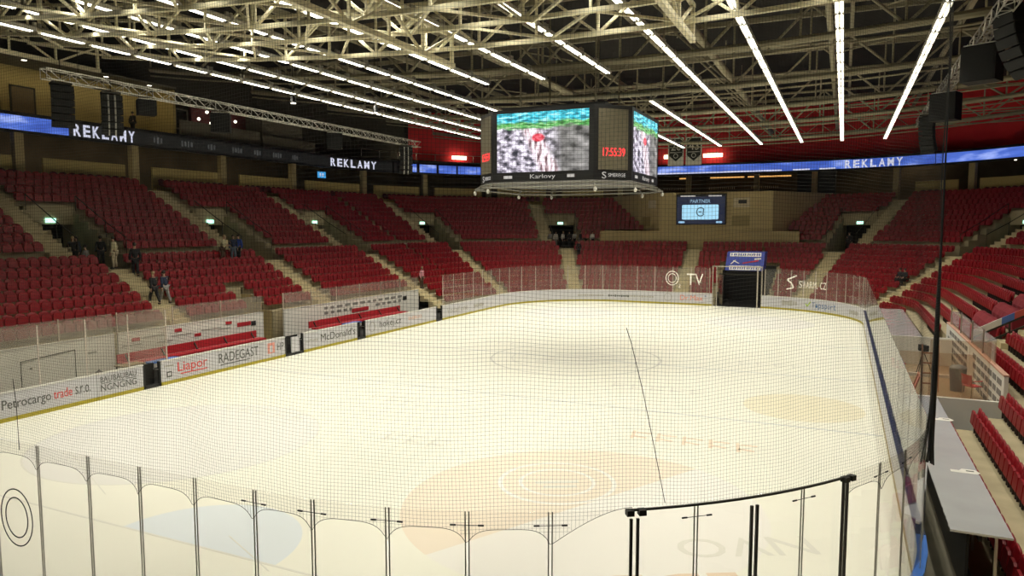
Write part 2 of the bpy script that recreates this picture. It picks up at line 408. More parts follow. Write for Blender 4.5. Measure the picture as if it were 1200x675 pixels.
def blocked(u, d, lower):
    s = scl(u, d)
    for k, a in enumerate(AIS):
        if lower and abs(u-a)*s < .85: return True
    if lower:
        if TUN[0]-.3 < u < TUN[1]+.3 and d < 7.2: return True
        if NOTCH[0][0]-.2 < u < NOTCH[0][1]+.2 and d < 7.0: return True
        if abs(u-uR(43.3)) < .5: return True
        if uR(42.9) < u < uR(37.2) and 4.0 < d < 8.0: return True   # covered by cloths
    else:
        for v in VOM:
            s2 = 1 if v in (AIS[7], AIS[8]) else -1
            x = (u-v)*s; hwv = vhw(v)*scl(v, 12)
            if d < 15.4 and abs(x) < hwv+.35: return True
            xs = (u-(v+s2*(vhw(v)+.75/scl(v, 14))))*s
            if abs(xs) < .85: return True
        if d < 12.4 and AIS[5]+1.9 < u < AIS[7]-1.9: return True
        p = path(u, d)[0]
        # the cream wall with the screen closes the middle of the far end
        if p.y > 74.5:
            k = (p.y-75)
            if -17.6-k*1.0 < p.x < -6.4+k*.62: return True
    return False
for lower in (True, False):
    for i in range(0 if lower else 0, 11 if lower else 10):
        d = LD(i) if lower else UD(i); z = LZ(i) if lower else UZ(i)
        u = 8.0
        while u < UEND:
            s = scl(u, d)
            if not (lower and i < i0(u)) and not blocked(u, d, lower):
                p, n = path(u, d-.05)
                q = proj((p.x, p.y, z+.5))
                if q and -60 < q[0] < 1290 and q[1] < 720:
                    cand.append((q[2] if (0 < q[0] < 1200 and q[1] < 690) else 999, lower, i, u, p.x, p.y, z, math.atan2(n.y, n.x)-PI/2))
            u += .52/s
cand.sort()
NIND = 300
ind = cand[:NIND]; rest = cand[NIND:]
rm = MB(); V = lb.v+lp.v; FF = lb.f+[tuple(i+len(lb.v) for i in f) for f in lp.f]
for _, lower, i, u, x, y, z, rz in rest:
    c, s = math.cos(rz), math.sin(rz); n0 = len(rm.v)
    rm.v += [(x+c*a-s*b, y+s*a+c*b, z+e) for a, b, e in V]; rm.f += [tuple(k+n0 for k in f) for f in FF]
o = rm.build('stadium_seats', SEAT); tag(o, 'all the smaller red tip-up seats filling the rest of the stands', 'seats', kind='stuff')
hb_m = hb.mesh('backrest', SEAT); hp_m = hp.mesh('seat_pan', SEAT); hs_m = hs.mesh('bracket', SEATB)
for me in (hb_m,):
    for p in me.polygons: p.use_smooth = True
rows = {}
for c in ind: rows.setdefault(('desk' if c[4] > 0 else 'bench', c[1], c[2]), []).append(c)
for (side, lower, i), L in rows.items():
    L.sort(key=lambda c: c[0])
    where = (('steel desk side' if side == 'desk' else 'team bench side')+(' lower' if lower else ' upper')+' stand')
    ri = i+1-(0 if side == 'desk' else (4 if lower else 0))
    for k, c in enumerate(L):
        t = thing('stadium_seat', f'red tip-up seat, {nth(k+1)} from near end, {nth(ri)} row of {where}', 'seat', (c[4], c[5], c[6]), c[7], 'tip-up seats of the '+where)
        for nm, me in (('backrest', hb_m), ('seat_pan', hp_m))+((('bracket', hs_m),) if side == 'desk' else ()):
            q = bpy.data.objects.new(nm, me); C.objects.link(q); q.parent = t
# ------------------------------------------------------------------ dasher boards
def near(s):   # near end boards: s metres along, 0 = start of the right hand corner, negative = straight end
    if s < 0: return Vector((-7+s, Y0, 0)), Vector((0, -1, 0))
    if s < 13.35: a = -PI/2+s/8.5; n = Vector((math.cos(a), math.sin(a), 0)); return Vector((-7, 15.4, 0))+n*8.5, n
    return Vector((X1, 15.4+s-13.35, 0)), Vector((1, 0, 0))
def sweep(fn, us, prof):
    """closed profile [(d outward, z)] swept along a path function"""
    mb = MB(); k = len(prof)
    for u in us:
        p, n = fn(u)
        for d, z in prof: q = p+n*d; mb.v.append((q.x, q.y, z))
    for i in range(len(us)-1):
        for j in range(k):
            a = i*k+j; b = i*k+(j+1) % k; mb.f.append((a, a+k, b+k, b))
    mb.f.append(tuple(range(k))); mb.f.append(tuple(reversed(range((len(us)-1)*k, len(us)*k))))
    return mb
pl = lambda u: path(u, 0)
def board(label, fn, us, cap, kick=YELLOW, group='dasher boards'):
    p, n = fn(us[0])
    t = thing('dasher_board', label, 'dasher board', (p.x, p.y, 0), 0, group)
    if cap is not CAPW: kick = CONC
    sweep(fn, us, [(0, .15), (.10, .15), (.10, 1.05), (0, 1.05)]).build('panel', BOARDW, t)
    sweep(fn, us, [(-.015, .0), (.10, .0), (.10, .15), (-.015, .15)]).build('kick_strip', kick, t)
    sweep(fn, us, [(-.03, 1.05), (.14, 1.05), (.14, 1.10), (-.03, 1.10)]).build('cap_rail', cap, t)
    return t
UPV = (0, 0, 1)
CAPW = mat('cap_white', (.75, .73, .68), .35, vary=.03)
def us_(a, b, n=None): n = n or max(1, int(abs(b-a)/.6)); return [a+(b-a)*k/n for k in range(n+1)]
def lt(t, s, y, z, h, m, w, name='lettering'): return text(s, name, (X0+.004, y, z), (0, 1, 0), UPV, h, m, t, w)
L = board('white rink board with grey and red lettering at the left edge of the picture', pl, [uL(8.0), uL(18.75)], CAPW)
lt(L, 'Petrocargo', 15.15, .46, .34, GREYT, 1.75); lt(L, 'trade', 17.0, .46, .34, REDT, .72); lt(L, 's.r.o.', 17.85, .46, .30, GREYT, .62)
L = board('white rink board with three stacked grey words beside a black bench gate', pl, [uL(18.77), uL(20.85)], CAPW)
for k in range(3):
    lt(L, 'BAU', 18.9+.56*k, .70, .24, GREYT, .50); lt(L, 'NG', 18.9+.56*k, .34, .27, GREYT, .50)
    MB().box((X0+.004, 19.15+.56*k, .655), (.006, .48, .025)).build('rule', GREYT, L)
def gate(label, y0, y1):
    t = thing('bench_gate', label, 'gate', (X0, (y0+y1)/2, 0), 0, 'bench gates')
    MB().box((X0+.55, y1+.0, .56), (1.1, .06, 1.0)).build('door_leaf', BOARDW, t)
    b = MB(); b.box((X0+.05, y0+.03, .55), (.12, .06, 1.1)).box((X0+.05, y1-.03, .55), (.12, .06, 1.1)).box((X0+.05, (y0+y1)/2, .04), (.12, y1-y0, .08)); b.build('gate_frame', BLACK, t)
    MB().box((X0-1.0, (y0+y1)/2, .5), (.05, y1-y0, 1.0)).build('kick_plate', DARK, t)
    return t
def gate_o(label, y0, y1):
    t = thing('bench_gate', label, 'gate', (X0, (y0+y1)/2, 0), 0, 'bench gates')
    b = MB(); b.box((X0-.05, y0+.04, .55), (.12, .08, 1.1)).box((X0-.05, y1-.04, .55), (.12, .08, 1.1)).box((X0-.05, (y0+y1)/2, .06), (.12, y1-y0, .12)); b.build('gate_frame', BLACK, t)
    MB().box((X0-.45, (y0+y1)/2, .5), (.06, y1-y0, 1.0)).build('door_leaf', DARK, t)
    MB().box((X0-.2, y1-.10, .75), (.3, .03, .04)).build('latch', ALU, t)
gate_o('black bench gate between the stacked-word board and the red-lettered board', 20.87, 21.72)
L = board('white rink board with large red and large grey lettering below the red bench', pl, [uL(21.74), uL(27.75)], CAPW)
em_ = MB().box((X0+.004, 22.15, .44), (.006, .28, .26)).build('emblem', GREYT, L); MB().box((X0+.008, 22.15, .44), (.006, .16, .14)).build('emblem_centre', BOARDW, em_); MB().box((X0+.004, 22.15, .82), (.006, .5, .07)).build('small_print', PALET, L)
lt(L, 'Liapor', 22.6, .48, .42, REDT, 1.65); MB().box((X0+.004, 23.5, .36), (.006, 1.5, .05)).build('underline', REDT, L)
lt(L, 'RADEGAST', 24.95, .44, .46, GREYT, 2.55); MB().box((X0+.004, 26.0, .34), (.006, 1.9, .045)).build('underline', GREYT, L)
L = board('short white rink board with a red square emblem beside the middle gate', pl, [uL(27.77), uL(29.45)], CAPW)
MB().box((X0+.004, 28.42, .64), (.006, .5, .55)).build('emblem', mat('pale_red', (.75, .30, .24), .5), L); MB().box((X0+.008, 28.42, .60), (.006, .2, .35)).build('emblem_centre', BOARDW, L)
lt(L, 'HP', 28.85, .46, .36, GREYT, .5)
gate_o('black-posted middle bench gate with a white leaf', 29.47, 30.9)
MB_ = MB().box((X0+.03, 30.2, .58), (.05, .62, .84)); t_ = MB_.build('swing_gate', BOARDW); tag(t_, 'narrow white gate leaf standing between two black gate posts', 'gate leaf')
L = board('white rink board with small grey print and a large grey restaurant name', pl, [uL(30.92), uL(35.75)], CAPW)
lt(L, 'noMorex', 31.1, .50, .20, PALET, 1.05); lt(L, 'McDonald\u2019s', 32.35, .42, .42, GREYT, 3.2)
gate_o('black bench gate below the end of the farther red bench', 35.77, 36.6)
L = board('white rink board with grey web address lettering past the last bench gate', pl, [uL(36.62), uL(45.2)], CAPW)
b = MB()
for k in range(20):
    a = 2*PI*k/20; a2 = 2*PI*(k+1)/20
    b.bar((X0+.006, 37.3+.3*math.cos(a), .62+.3*math.sin(a)), (X0+.006, 37.3+.3*math.cos(a2), .62+.3*math.sin(a2)), .02, .05)
b.build('ring_emblem', PALET, L)
lt(L, 'hokej.cz', 38.1, .48, .42, GREYT, 2.5); lt(L, 'ENERGO', 41.5, .55, .22, ORNT, 1.7)
gate_o('slim dark gate where the far corner glass begins', 45.22, 46.1)
L = board('curved white rink board with faded grey print in the far corner', pl, us_(uL(46.12), uCL(120), 14), CAPW)
def curved_text(t, s, u0, z, h, m, w, inset=-.015):
    """each letter placed on the board curve"""
    n = len(s); st = w/n
    for k, ch in enumerate(s):
        if ch == ' ': continue
        u = u0+st*k; p, nn = path(u+st*.45, inset); r = Vector((nn.y, -nn.x, 0))
        o = Vector((p.x, p.y, z))-r*st*.42
        text(ch, 'lettering', o, r, UPV, h*(1 if ch.isupper() or ch in 'bdfhklt' else .74), m, t, st*.78)
def smallprint(t, u0, n, z, m, h=.10, st=.2):
    b = MB()
    for k in range(n):
        p, nn = path(u0+st*k, -.012); r = Vector((nn.y, -nn.x, 0)); c = Vector((p.x, p.y, z))
        b.bar(c-r*st*.38, c+r*st*.38, .012, h*(1+.5*(k % 3 == 0)))
    b.build('small_print', m, t)
curved_text(L, 'Vodafone', uL(46.8), .40, .42, PALET, 3.4); smallprint(L, uL(51.2), 9, .55, PALET, .22)
L = board('white rink board with tiny black print at the left of the far end', pl, us_(uCL(119.9), uF(-14.9), 10), CAPW)
smallprint(L, uCL(117), 12, .55, PALET, .12); smallprint(L, uCL(98), 10, .55, GREYT, .13); smallprint(L, uF(-18.0), 11, .58, PALET, .13, .24)
L = board('white rink board with red pharmacy lettering left of the dark tunnel', pl, [uF(-14.88), uF(-10.22)], CAPW)
b = MB(); cc = Vector((-14.2, Y1-.006, .62))
for k in range(20):
    a = 2*PI*k/20; a2 = 2*PI*(k+1)/20; b.bar(cc+Vector((.34*math.cos(a), 0, .34*math.sin(a))), cc+Vector((.34*math.cos(a2), 0, .34*math.sin(a2))), .02, .05)
b.build('ring_emblem', PALET, L)
text('Dr.Max', 'lettering', (-13.1, Y1-.004, .42), (1, 0, 0), UPV, .44, mat('text_salmon', (.78, .25, .16), .6), L, 2.0); text('+', 'lettering', (-11.0, Y1-.004, .70), (1, 0, 0), UPV, .22, BLUET, L, .22)
L = board('white rink board with three red marks right of the dark tunnel', pl, us_(uF(-6.25), uCR(74), 6), CAPW)
for k in range(3): MB().box((-5.95+.26*k, Y1-.006, .62), (.13, .012, .40)).build('red_mark', REDT, L)
smallprint(L, uF(-4.4), 4, .6, PALET, .3)
L = board('curved white rink board with blue lettering and a green tick in the right far corner', pl, us_(uCR(73.9), uCR(0), 18), CAPW)
p0 = uCR(66); smallprint(L, uCR(72), 3, .6, PALET, .3); smallprint(L, uCR(67.5), 3, .6, PALET, .3)
curved_text(L, 'Tipsport', uCR(55), .42, .42, BLUET, 2.5); smallprint(L, uCR(26), 8, .55, PALET, .25)
q, nn = path(uCR(58), -.008); r_ = Vector((nn.y, -nn.x, 0)); c = Vector((q.x, q.y, .6)); b = MB(); b.bar(c-r_*.16+Vector((0, 0, .08)), c-Vector((0, 0, .14)), .01, .09).bar(c-Vector((0, 0, .14)), c+r_*.3+Vector((0, 0, .26)), .01, .09); b.build('tick_emblem', mat('tick_green', (.35, .50, .05), .5), L)
for a, e, wd in ((55.9, 45, 'farthest'), (44.98, 33, 'second farthest'), (32.98, 23, 'third farthest'), (22.98, 15.4, 'nearest straight')):
    board(f'long rink board with blue cap rail, {wd} one on the press desk side', pl, [uR(a), uR(e)], mat('rail_dark_blue', (.02, .03, .09), .35))
board('curved near corner rink board with broad blue cap rail beside the steel desk', near, us_(13.33, 0.0, 16), BLUE)
board('straight near end rink board with blue cap rail below the picture', near, [-.02, -13.], BLUE)

# ------------------------------------------------------------------ rink glass
def pane(name, label, fn, a, b, z0, z1, gm, group, n=3, d=.05, th=.012, scallop=0):
    us = us_(a, b, n); p, _n = fn(a)
    t = thing('rink_glass', label, 'rink glass', (p.x, p.y, z0), 0, group)
    sweep(fn, us, [(d, z0), (d+th, z0), (d+th, z1), (d, z1)]).build('pane', gm, t); return t
def post(label, fn, s, z0, z1, m, group, w=.014, gap=.045, d=.05, owner=None):
    p, n = fn(s); t = Vector((-n.y, n.x, 0)); o = owner
    for k in (-1, 1):
        c = p+n*(d+.006)+t*gap*k/2; MB().bar((c.x, c.y, z0), (c.x, c.y, z1), .012, w, t).build('post', m, o)
    return o, p+n*d, n, t
GT = 3.57
S = [-8.95, -7.8, -6.65, -5.5, -4.35, -3.15, -2.04, -.94, .14, 1.04, 2.05, 3.04, 4.04, 5.05, 5.88, 6.68, 7.54, 8.31, 9.3, 10.24, 11.78]
GATE_S = {5.05, 6.68, 8.31}
def place(s):
    i = S.index(s)-S.index(5.05)
    if i == 0: return 'just past the first gate post'
    return f'{nth(abs(i))} one '+('before' if i < 0 else 'past')+' the first gate post'
SEC = {}
for k in range(len(S)-1):
    s = S[k]
    lab = f'clear near end rink glass between slim posts, {place(s)}'
    if s == -5.5: lab = 'clear near glass pane with two black oval rings on it'
    p_ = pane('glass_pane', lab, near, s+.012, S[k+1]-.012, 1.1, GT, GLASSN, 'near end glass panes', 2)
    SEC[s] = p_
    if s == -5.5: decal_pane = p_
c = at(21, 606, 'Y', Y0-.05)
for rr, lbl in ((.47, 'outer_ring'), (.33, 'inner_ring')):
    b = MB()
    for k in range(48):
        a = 2*PI*k/48; a2 = 2*PI*(k+1)/48
        b.bar((c.x+rr*.86*math.cos(a), Y0-.068, c.z+rr*math.sin(a)), (c.x+rr*.86*math.cos(a2), Y0-.068, c.z+rr*math.sin(a2)), .020, .006, (0, 1, 0))
    b.build(lbl, BLACK, decal_pane)
for s in S:
    if s in GATE_S: continue
    o, p, n, t = post('', near, s, 1.1, GT, POST, '', owner=SEC.get(s, SEC[10.24]))
    if s in (.14, 1.04, 2.05, 3.04, 4.04, 5.88, 7.54, 9.3, 10.24):
        c = Vector((p.x, p.y, GT-.16))-n*-.03
        tr_ = MB().tube([c-t*.17, c+t*.17], .004, 6).build('tie_rod', BLACK, o)
        for q in (-1, 1): MB().tube([c+t*q*.17-t*.035, c+t*q*.17+t*.035], .011, 6).build('clamp_pad', BLACK, tr_)
# black gate frame bolted on the outside of the glass
gf = thing('glass_gate', 'dark metal gate frame standing against the near corner glass', 'gate frame', (*near(6.68)[0].xy, 1.1))
for s in (5.05, 6.68, 8.31):
    p, n = near(s); t = Vector((-n.y, n.x, 0))
    for k in (-1, 1):
        c = p+n*.12+t*.042*k; MB().bar((c.x, c.y, 1.1), (c.x, c.y, GT-(.10 if s < 8 else .03)), .03, .034, t).build('post', mat('gate_dark', (.055, .052, .045), .5, .4), gf)
GD = MATS['gate_dark']
sweep(near, us_(5.0, 8.42, 12), [(.10, GT-.005), (.13, GT-.005), (.13, GT+.02), (.10, GT+.02)]).build('top_bar', GD, gf)
for s in (4.99, 5.14, 8.30, 8.44):
    p, n = near(s); MB().box((p.x+n.x*.12, p.y+n.y*.12, GT-.02), (.09, .09, .07), math.atan2(n.y, n.x)).build('bracket', GD, gf)
# right side straight glass
ys = [27.5-.0+k*1.75 for k in range(0, 16)]
sr = [13.35+k*1.8 for k in range(23)]
pane('glass_pane', 'clear near end glass pane turning the corner by the blue rail', near, 11.80, 13.34, 1.1, GT-.12, GLASS, 'press desk side glass panes', 2)
for k in range(22):
    p_ = pane('glass_pane', f'clear rink glass on the press desk side, {nth(k+1)} after the corner', near, sr[k]+.012, sr[k+1]-.012, 1.1, GT-.15, GLASS, 'press desk side glass panes', 1)
    post('', near, sr[k], 1.1, GT-.15, ALU, '', owner=p_)
# far end glass: from the last gate round both corners, open at the tunnel
fs = us_(uL(46.3), TUN[0]-.25, 19); gs = us_(TUN[1]+.25, uCR(2), 11)
fz = 3.35
for nm, LST, wd in (('a', fs, 'left of the tunnel'), ('b', gs, 'right of the tunnel')):
    for k in range(len(LST)):
        idx = (len(LST)-k) if nm == 'a' else k+1
        if k < len(LST)-1:
            idx2 = idx-1 if nm == 'a' else idx
            p_ = pane('glass_pane', f'scuffed far end glass pane, {nth(idx2)} {wd}', pl, LST[k]+.03, LST[k+1]-.03, 1.1, fz, GLASSF, 'far end rink glass', 2)
        post('', pl, LST[k], 1.1, fz, mat('post_pale', (.60, .52, .44), .4, .2), '', .03, .05, owner=p_)
# white outline letters on the far glass
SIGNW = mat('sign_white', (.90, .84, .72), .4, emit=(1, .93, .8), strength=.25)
sg = thing('glass_sign', 'white outline ring and TV letters fixed on the far glass', 'sign', (-12.6, Y1-.05, 1.7))
b = MB()
for rr, w in ((.56, .10), (.36, .07)):
    for k in range(28):
        a = 2*PI*k/28; a2 = 2*PI*(k+1)/28
        b.bar((-13.85+rr*math.cos(a), Y1-.02, 2.35+rr*1.1*math.sin(a)), (-13.85+rr*math.cos(a2), Y1-.02, 2.35+rr*1.1*math.sin(a2)), w*.8, .02, (0, 1, 0))
b.build('ring', SIGNW, sg)
text('2', 'digit', (-13.3, Y1-.02, 1.5), (1, 0, 0), UPV, .35, SIGNW, sg, .22)
text('TV', 'letters', (-12.55, Y1-.02, 1.8), (1, 0, 0), UPV, 1.0, SIGNW, sg, 1.45)
sg = thing('glass_sign', 'white arrow mark and web address letters on the right corner glass', 'sign', (*path(uCR(66), 0)[0].xy, 1.7))
u0 = uCR(70)
q, nn = path(u0, -.03); r_ = Vector((nn.y, -nn.x, 0)); c = Vector((q.x, q.y, 2.5)); b = MB()
b.bar(c+r_*.75+ZZ*.42, c-r_*.05+ZZ*.05, .02, .12).bar(c-r_*.05+ZZ*.05, c+r_*.35-ZZ*.25, .02, .12).bar(c+r_*.35-ZZ*.25, c+r_*.5-ZZ*.6, .02, .12).bar(c+r_*.5-ZZ*.6, c-r_*.1-ZZ*.75, .02, .1); b.build('arrow_mark', SIGNW, sg)
st = .33
for k, ch in enumerate('SWARM.CZ'):
    q, nn = path(u0+1.0+st*k, -.06); r_ = Vector((nn.y, -nn.x, 0)); text(ch, 'letters', (q.x, q.y, 1.95), r_, UPV, .55 if ch != '.' else .12, SIGNW, sg, .28 if ch != '.' else .1)

# ------------------------------------------------------------------ safety net
def net():
    mb = MB(); cell = .046; r = .0015
    z1 = 12.6; sA, sB = -8.9, 11.8
    def P(s, z):
        p, n = near(max(s, -20)); w = .05*math.sin(s*1.9+z*.55)+.03*math.sin(s*.8-z*1.4)+.02*math.sin(s*5.1+z*.9)
        w *= min(1, max(0, (z-3.0)/1.5))
        q = p+n*(.09+w); return Vector((q.x, q.y, z))
    def hem(s):
        i = max(q for q in range(len(S)) if S[q] <= s+1e-9) if s < S[-1] else len(S)-2
        f = min(1., max(0., (s-S[i])/(S[i+1]-S[i])))
        if 5.05 <= s < 8.31: return GT+.02
        if 4.04 <= s < 5.05: return GT-.40+.42*math.sin(f*PI/2)
        return GT-.42+.22*max(0., 1-(2*f-1)**4)**.7
    ns = int((sB-sA)/cell)
    for i in range(ns+1):
        s = sA+i*cell; zb = hem(s); pts = [P(s+.02*math.sin(zb+t*9+s*2), zb+(z1-zb)*t) for t in [k/22 for k in range(23)]]
        mb.tube(pts, r, 3, False)
    nz = int((z1-3.1)/cell); ss = us_(sA, sB, 110)
    for j in range(nz):
        z = 3.08+j*cell; run = []
        for s in ss:
            zz = z+.03*math.sin(s*1.3+z*.7)+.012*math.sin(s*4.1)
            if zz >= hem(s): run.append(P(s, zz))
            else:
                if len(run) > 1: mb.tube(run, r, 3, False)
                run = []
        if len(run) > 1: mb.tube(run, r, 3, False)
    hp_ = MB(); run = [P(s, hem(s)) for s in us_(sA, 5.04, 360)]; hp_.tube(run, .0035, 5)
    hp_.tube([P(s, hem(s)) for s in us_(8.32, sB, 90)], .0035, 5)
    return mb, hp_, P
nm_, hem_, NP = net()
nt = thing('safety_net', 'dark fine-meshed safety net hanging above the near end glass', 'net', (*near(2)[0].xy, GT))
o = nm_.build('mesh', NET, nt); o['kind'] = 'stuff'
hem_.build('hem_cord', NET, nt)
def s_of(px, z):   # net station seen at a pixel column
    return min((abs((proj(NP(s, z)) or (9e9,))[0]-px), s) for s in us_(-8.9, 11.8, 900))[1]
for pts in (((735, 8.0-2.2), (740, 5.6), (755, 5.0), (768, 4.3), (779, 3.62)), ((15, 4.6), (19, 4.2), (23, 3.45))):
    zs = [p[1] for p in pts]
    MB().tube([NP(s_of(px, z), z)+Vector((0, 0, 0)) for px, z in pts], .005, 5).build('seam_cord', NET, nt)
p, n = near(11.85)
e = thing('net_post', 'black upright cable bundle at the end of the net by the steel desk', 'net post', (p.x+n.x*.12, p.y+n.y*.12, GT-.2))
b = MB(); c = p+n*.12; b.tube([(c.x, c.y, 3.0), (c.x, c.y, 4.6), (c.x, c.y, 6.5), (c.x, c.y, 8.6), (c.x, c.y, 9.2), (c.x, c.y, 13.6)], [.045, .05, .02, .012, .005, .004], 8); b.build('cable', BLACK, e)
b = MB()
for k in range(9): b.tube([(c.x-.05+.10*math.sin(k*2.3), c.y-.03+.08*math.cos(k*1.7), 2.95), (c.x+.03*math.sin(k*5), c.y+.03*math.cos(k*4), 3.7+.12*k), (c.x, c.y, 5.0+.2*k)], .012, 5)
b.build('gathered_net', NET, e)
# ------------------------------------------------------------------ scoreboard
def video_mat(name, strength=1.0):
    M = bpy.data.materials.new(name); M.use_nodes = True; nt = M.node_tree; b = nt.nodes['Principled BSDF']; N = nt.nodes.new; L_ = nt.links.new
    b.inputs['Base Color'].default_value = (.01, .01, .01, 1); b.inputs['Roughness'].default_value = .4
    tc = N('ShaderNodeTexCoord'); sp = N('ShaderNodeSeparateXYZ'); L_(tc.outputs['UV'], sp.inputs[0])
    def noise(scale, det, sx=1., sy=1., off=0.):
        mp = N('ShaderNodeMapping'); mp.inputs['Scale'].default_value = (sx, sy, 1); mp.inputs['Location'].default_value = (off, off*1.7, 0)
        L_(tc.outputs['UV'], mp.inputs[0]); n = N('ShaderNodeTexNoise'); n.inputs['Scale'].default_value = scale; n.inputs['Detail'].default_value = det; L_(mp.outputs[0], n.inputs['Vector']); return n.outputs['Fac']
    def ramp(fac, stops):
        r = N('ShaderNodeValToRGB'); e = r.color_ramp.elements
        while len(e) < len(stops): e.new(.5)
        for q, (p, c) in zip(e, stops): q.position = p; q.color = (*c, 1)
        L_(fac, r.inputs[0]); return r.outputs[0]
    def mix(f, a, c):
        x = N('ShaderNodeMix'); x.data_type = 'RGBA'; L_(f, x.inputs[0]); L_(a, x.inputs[6]); L_(c, x.inputs[7]); return x.outputs[2]
    crowd = ramp(noise(9, 8, 1.3, 1.2), [(.36, (.03, .03, .045)), (.45, (.22, .20, .25)), (.52, (.55, .50, .60)), (.60, (.95, .90, 1.0))])
    dark = ramp(noise(7, 6, 1, 1, 4.), [(.35, (.03, .03, .03)), (.6, (.30, .29, .28)), (.75, (.55, .52, .52))])
    right = ramp(sp.outputs[0], [(.55, (0, 0, 0)), (.72, (1, 1, 1))])
    c1 = mix(right, crowd, dark)
    streak = ramp(noise(6, 4, 5, .7, 2.), [(.38, (.10, .05, .06)), (.46, (.60, .42, .46)), (.55, (1, .93, 1))])
    # slanting walkway in the middle
    ma = N('ShaderNodeMath'); ma.operation = 'MULTIPLY_ADD'; L_(sp.outputs[1], ma.inputs[0]); ma.inputs[1].default_value = .30; L_(sp.outputs[0], ma.inputs[2])
    walk = ramp(ma.outputs[0], [(.46, (0, 0, 0)), (.52, (1, 1, 1)), (.66, (1, 1, 1)), (.72, (0, 0, 0))])
    c2 = mix(walk, c1, streak)
    # red shirt blob
    mp = N('ShaderNodeMapping'); mp.inputs['Location'].default_value = (-.46*7, -.57*7, 0); mp.inputs['Scale'].default_value = (7, 7, 0); L_(tc.outputs['UV'], mp.inputs[0])
    gr = N('ShaderNodeTexGradient'); gr.gradient_type = 'SPHERICAL'; L_(mp.outputs[0], gr.inputs[0])
    c3 = mix(ramp(gr.outputs['Fac'], [(.45, (0, 0, 0)), (.6, (1, 1, 1))]), c2, ramp(noise(20, 2), [(.4, (.6, .02, .05)), (.6, (1, .15, .2))]))
    green = ramp(noise(12, 4, 1, 2.5, 1.), [(.35, (.03, .10, .03)), (.5, (.10, .45, .10)), (.7, (.55, .75, .45))])
    cyan = ramp(noise(10, 4, 1, 2.5, 7.), [(.38, (.02, .18, .25)), (.5, (.04, .60, .75)), (.66, (.5, .95, 1.0))])
    yb = N('ShaderNodeMath'); yb.operation = 'MULTIPLY_ADD'; L_(noise(6, 2), yb.inputs[0]); yb.inputs[1].default_value = .22; L_(sp.outputs[1], yb.inputs[2])
    c4 = mix(ramp(yb.outputs[0], [(.83, (0, 0, 0)), (.87, (1, 1, 1))]), c3, green)
    c5 = mix(ramp(yb.outputs[0], [(.93, (0, 0, 0)), (.97, (1, 1, 1))]), c4, cyan)
    L_(c5, b.inputs['Emission Color']); b.inputs['Emission Strength'].default_value = strength
    return M
VIDEO = video_mat('video_picture', 1.25)
def screen_quad(name, a, b, c, d, m, parent):
    o = MB().quad(a, b, c, d).build(name, m, parent); uv = o.data.uv_layers.new(name='UVMap')
    for l, q in zip(uv.data, ((0, 0), (1, 0), (1, 1), (0, 1))): l.uv = q
    return o
CX, CY, CD, CA = -13.2, 36.0, 4.0, 2.6
cube = thing('scoreboard', 'black eight-sided video scoreboard hanging over the middle of the ice', 'scoreboard', (CX, CY, 9.15))
octo = []
for k in range(4):
    R_ = Matrix.Rotation(k*PI/2, 3, 'Z')
    for x in (-CA, CA): v = R_@Vector((x, -CD, 0)); octo.append(Vector((CX+v.x, CY+v.y, 0)))
MB().prism([p+ZZ*9.15 for p in octo], ZZ*3.45).build('housing', BLACK, cube)
LOGO = glow('logo_white', (1, .95, .88), .55); CLK = glow('clock_red', (1, .04, .05), 2.2, (.1, 0, 0)); PANEL = mat('scoreboard_panel', (.16, .14, .09), .6, vary=.1)
for k in range(4):
    R_ = Matrix.Rotation(k*PI/2, 3, 'Z'); n = R_@Vector((0, -1, 0)); r = R_@Vector((1, 0, 0)); c = Vector((CX, CY, 0))+n*(CD+.015)
    f = lambda x, z: c+r*x+ZZ*z
    screen_quad('video_screen', f(-2.36, 9.6), f(2.36, 9.6), f(2.36, 12.42), f(-2.36, 12.42), VIDEO, cube)
    for x, w, s, hh in ((-2.0, .75, 0, .14), (-.6, 1.3, 1, .2), (1.3, .6, 0, .14)):
        if s: text('Karlovy', 'logo', f(x, 9.28)+n*.004, r, UPV, .2, LOGO, cube, w)
        else: MB().hexa([f(x, 9.30), f(x+w*.6, 9.30), f(x+w*.6, 9.30)+n*.01, f(x, 9.30)+n*.01]+[q+ZZ*hh for q in (f(x, 9.30), f(x+w*.6, 9.30), f(x+w*.6, 9.30)+n*.01, f(x, 9.30)+n*.01)]).build('logo', LOGO, cube)
    # corner panel
    a = Vector((CX, CY, 0))+R_@Vector((CA, -CD, 0)); e = Vector((CX, CY, 0))+R_@Vector((CD, -CA, 0)); r2 = (e-a).normalized(); n2 = r2.cross(ZZ); wd = (e-a).length
    g = lambda x, z: a+r2*x+n2*.012+ZZ*z
    MB().hexa([g(.22, 9.62), g(wd-.22, 9.62), g(wd-.22, 9.62)+n2*.02, g(.22, 9.62)+n2*.02]+[q+ZZ*2.8 for q in (g(.22, 9.62), g(wd-.22, 9.62), g(wd-.22, 9.62)+n2*.02, g(.22, 9.62)+n2*.02)]).build('corner_panel', PANEL, cube)
    text('17:55:39', 'clock', g(.45, 10.25)+n2*.03, r2, UPV, .38, CLK, cube, 1.15)
    text('S', 'logo', g(.42, 9.22), r2, UPV, .30, LOGO, cube, .22); text('SMEREGE', 'logo', g(.75, 9.30), r2, UPV, .16, LOGO, cube, .9)
lr = MB()
ringp = [Vector((CX+1.06*(p.x-CX), CY+1.06*(p.y-CY), 8.86)) for p in octo]; lr.tube(ringp+[ringp[0]], .05, 6)
ringq = [Vector((CX+1.0*(p.x-CX), CY+1.0*(p.y-CY), 9.05)) for p in octo]; lr.tube(ringq+[ringq[0]], .045, 6)
for p, q in zip(ringp, ringq): lr.tube([p, q], .03, 5)
lr.build('lower_ring', mat('ring_grey', (.20, .19, .16), .5, .4), cube)
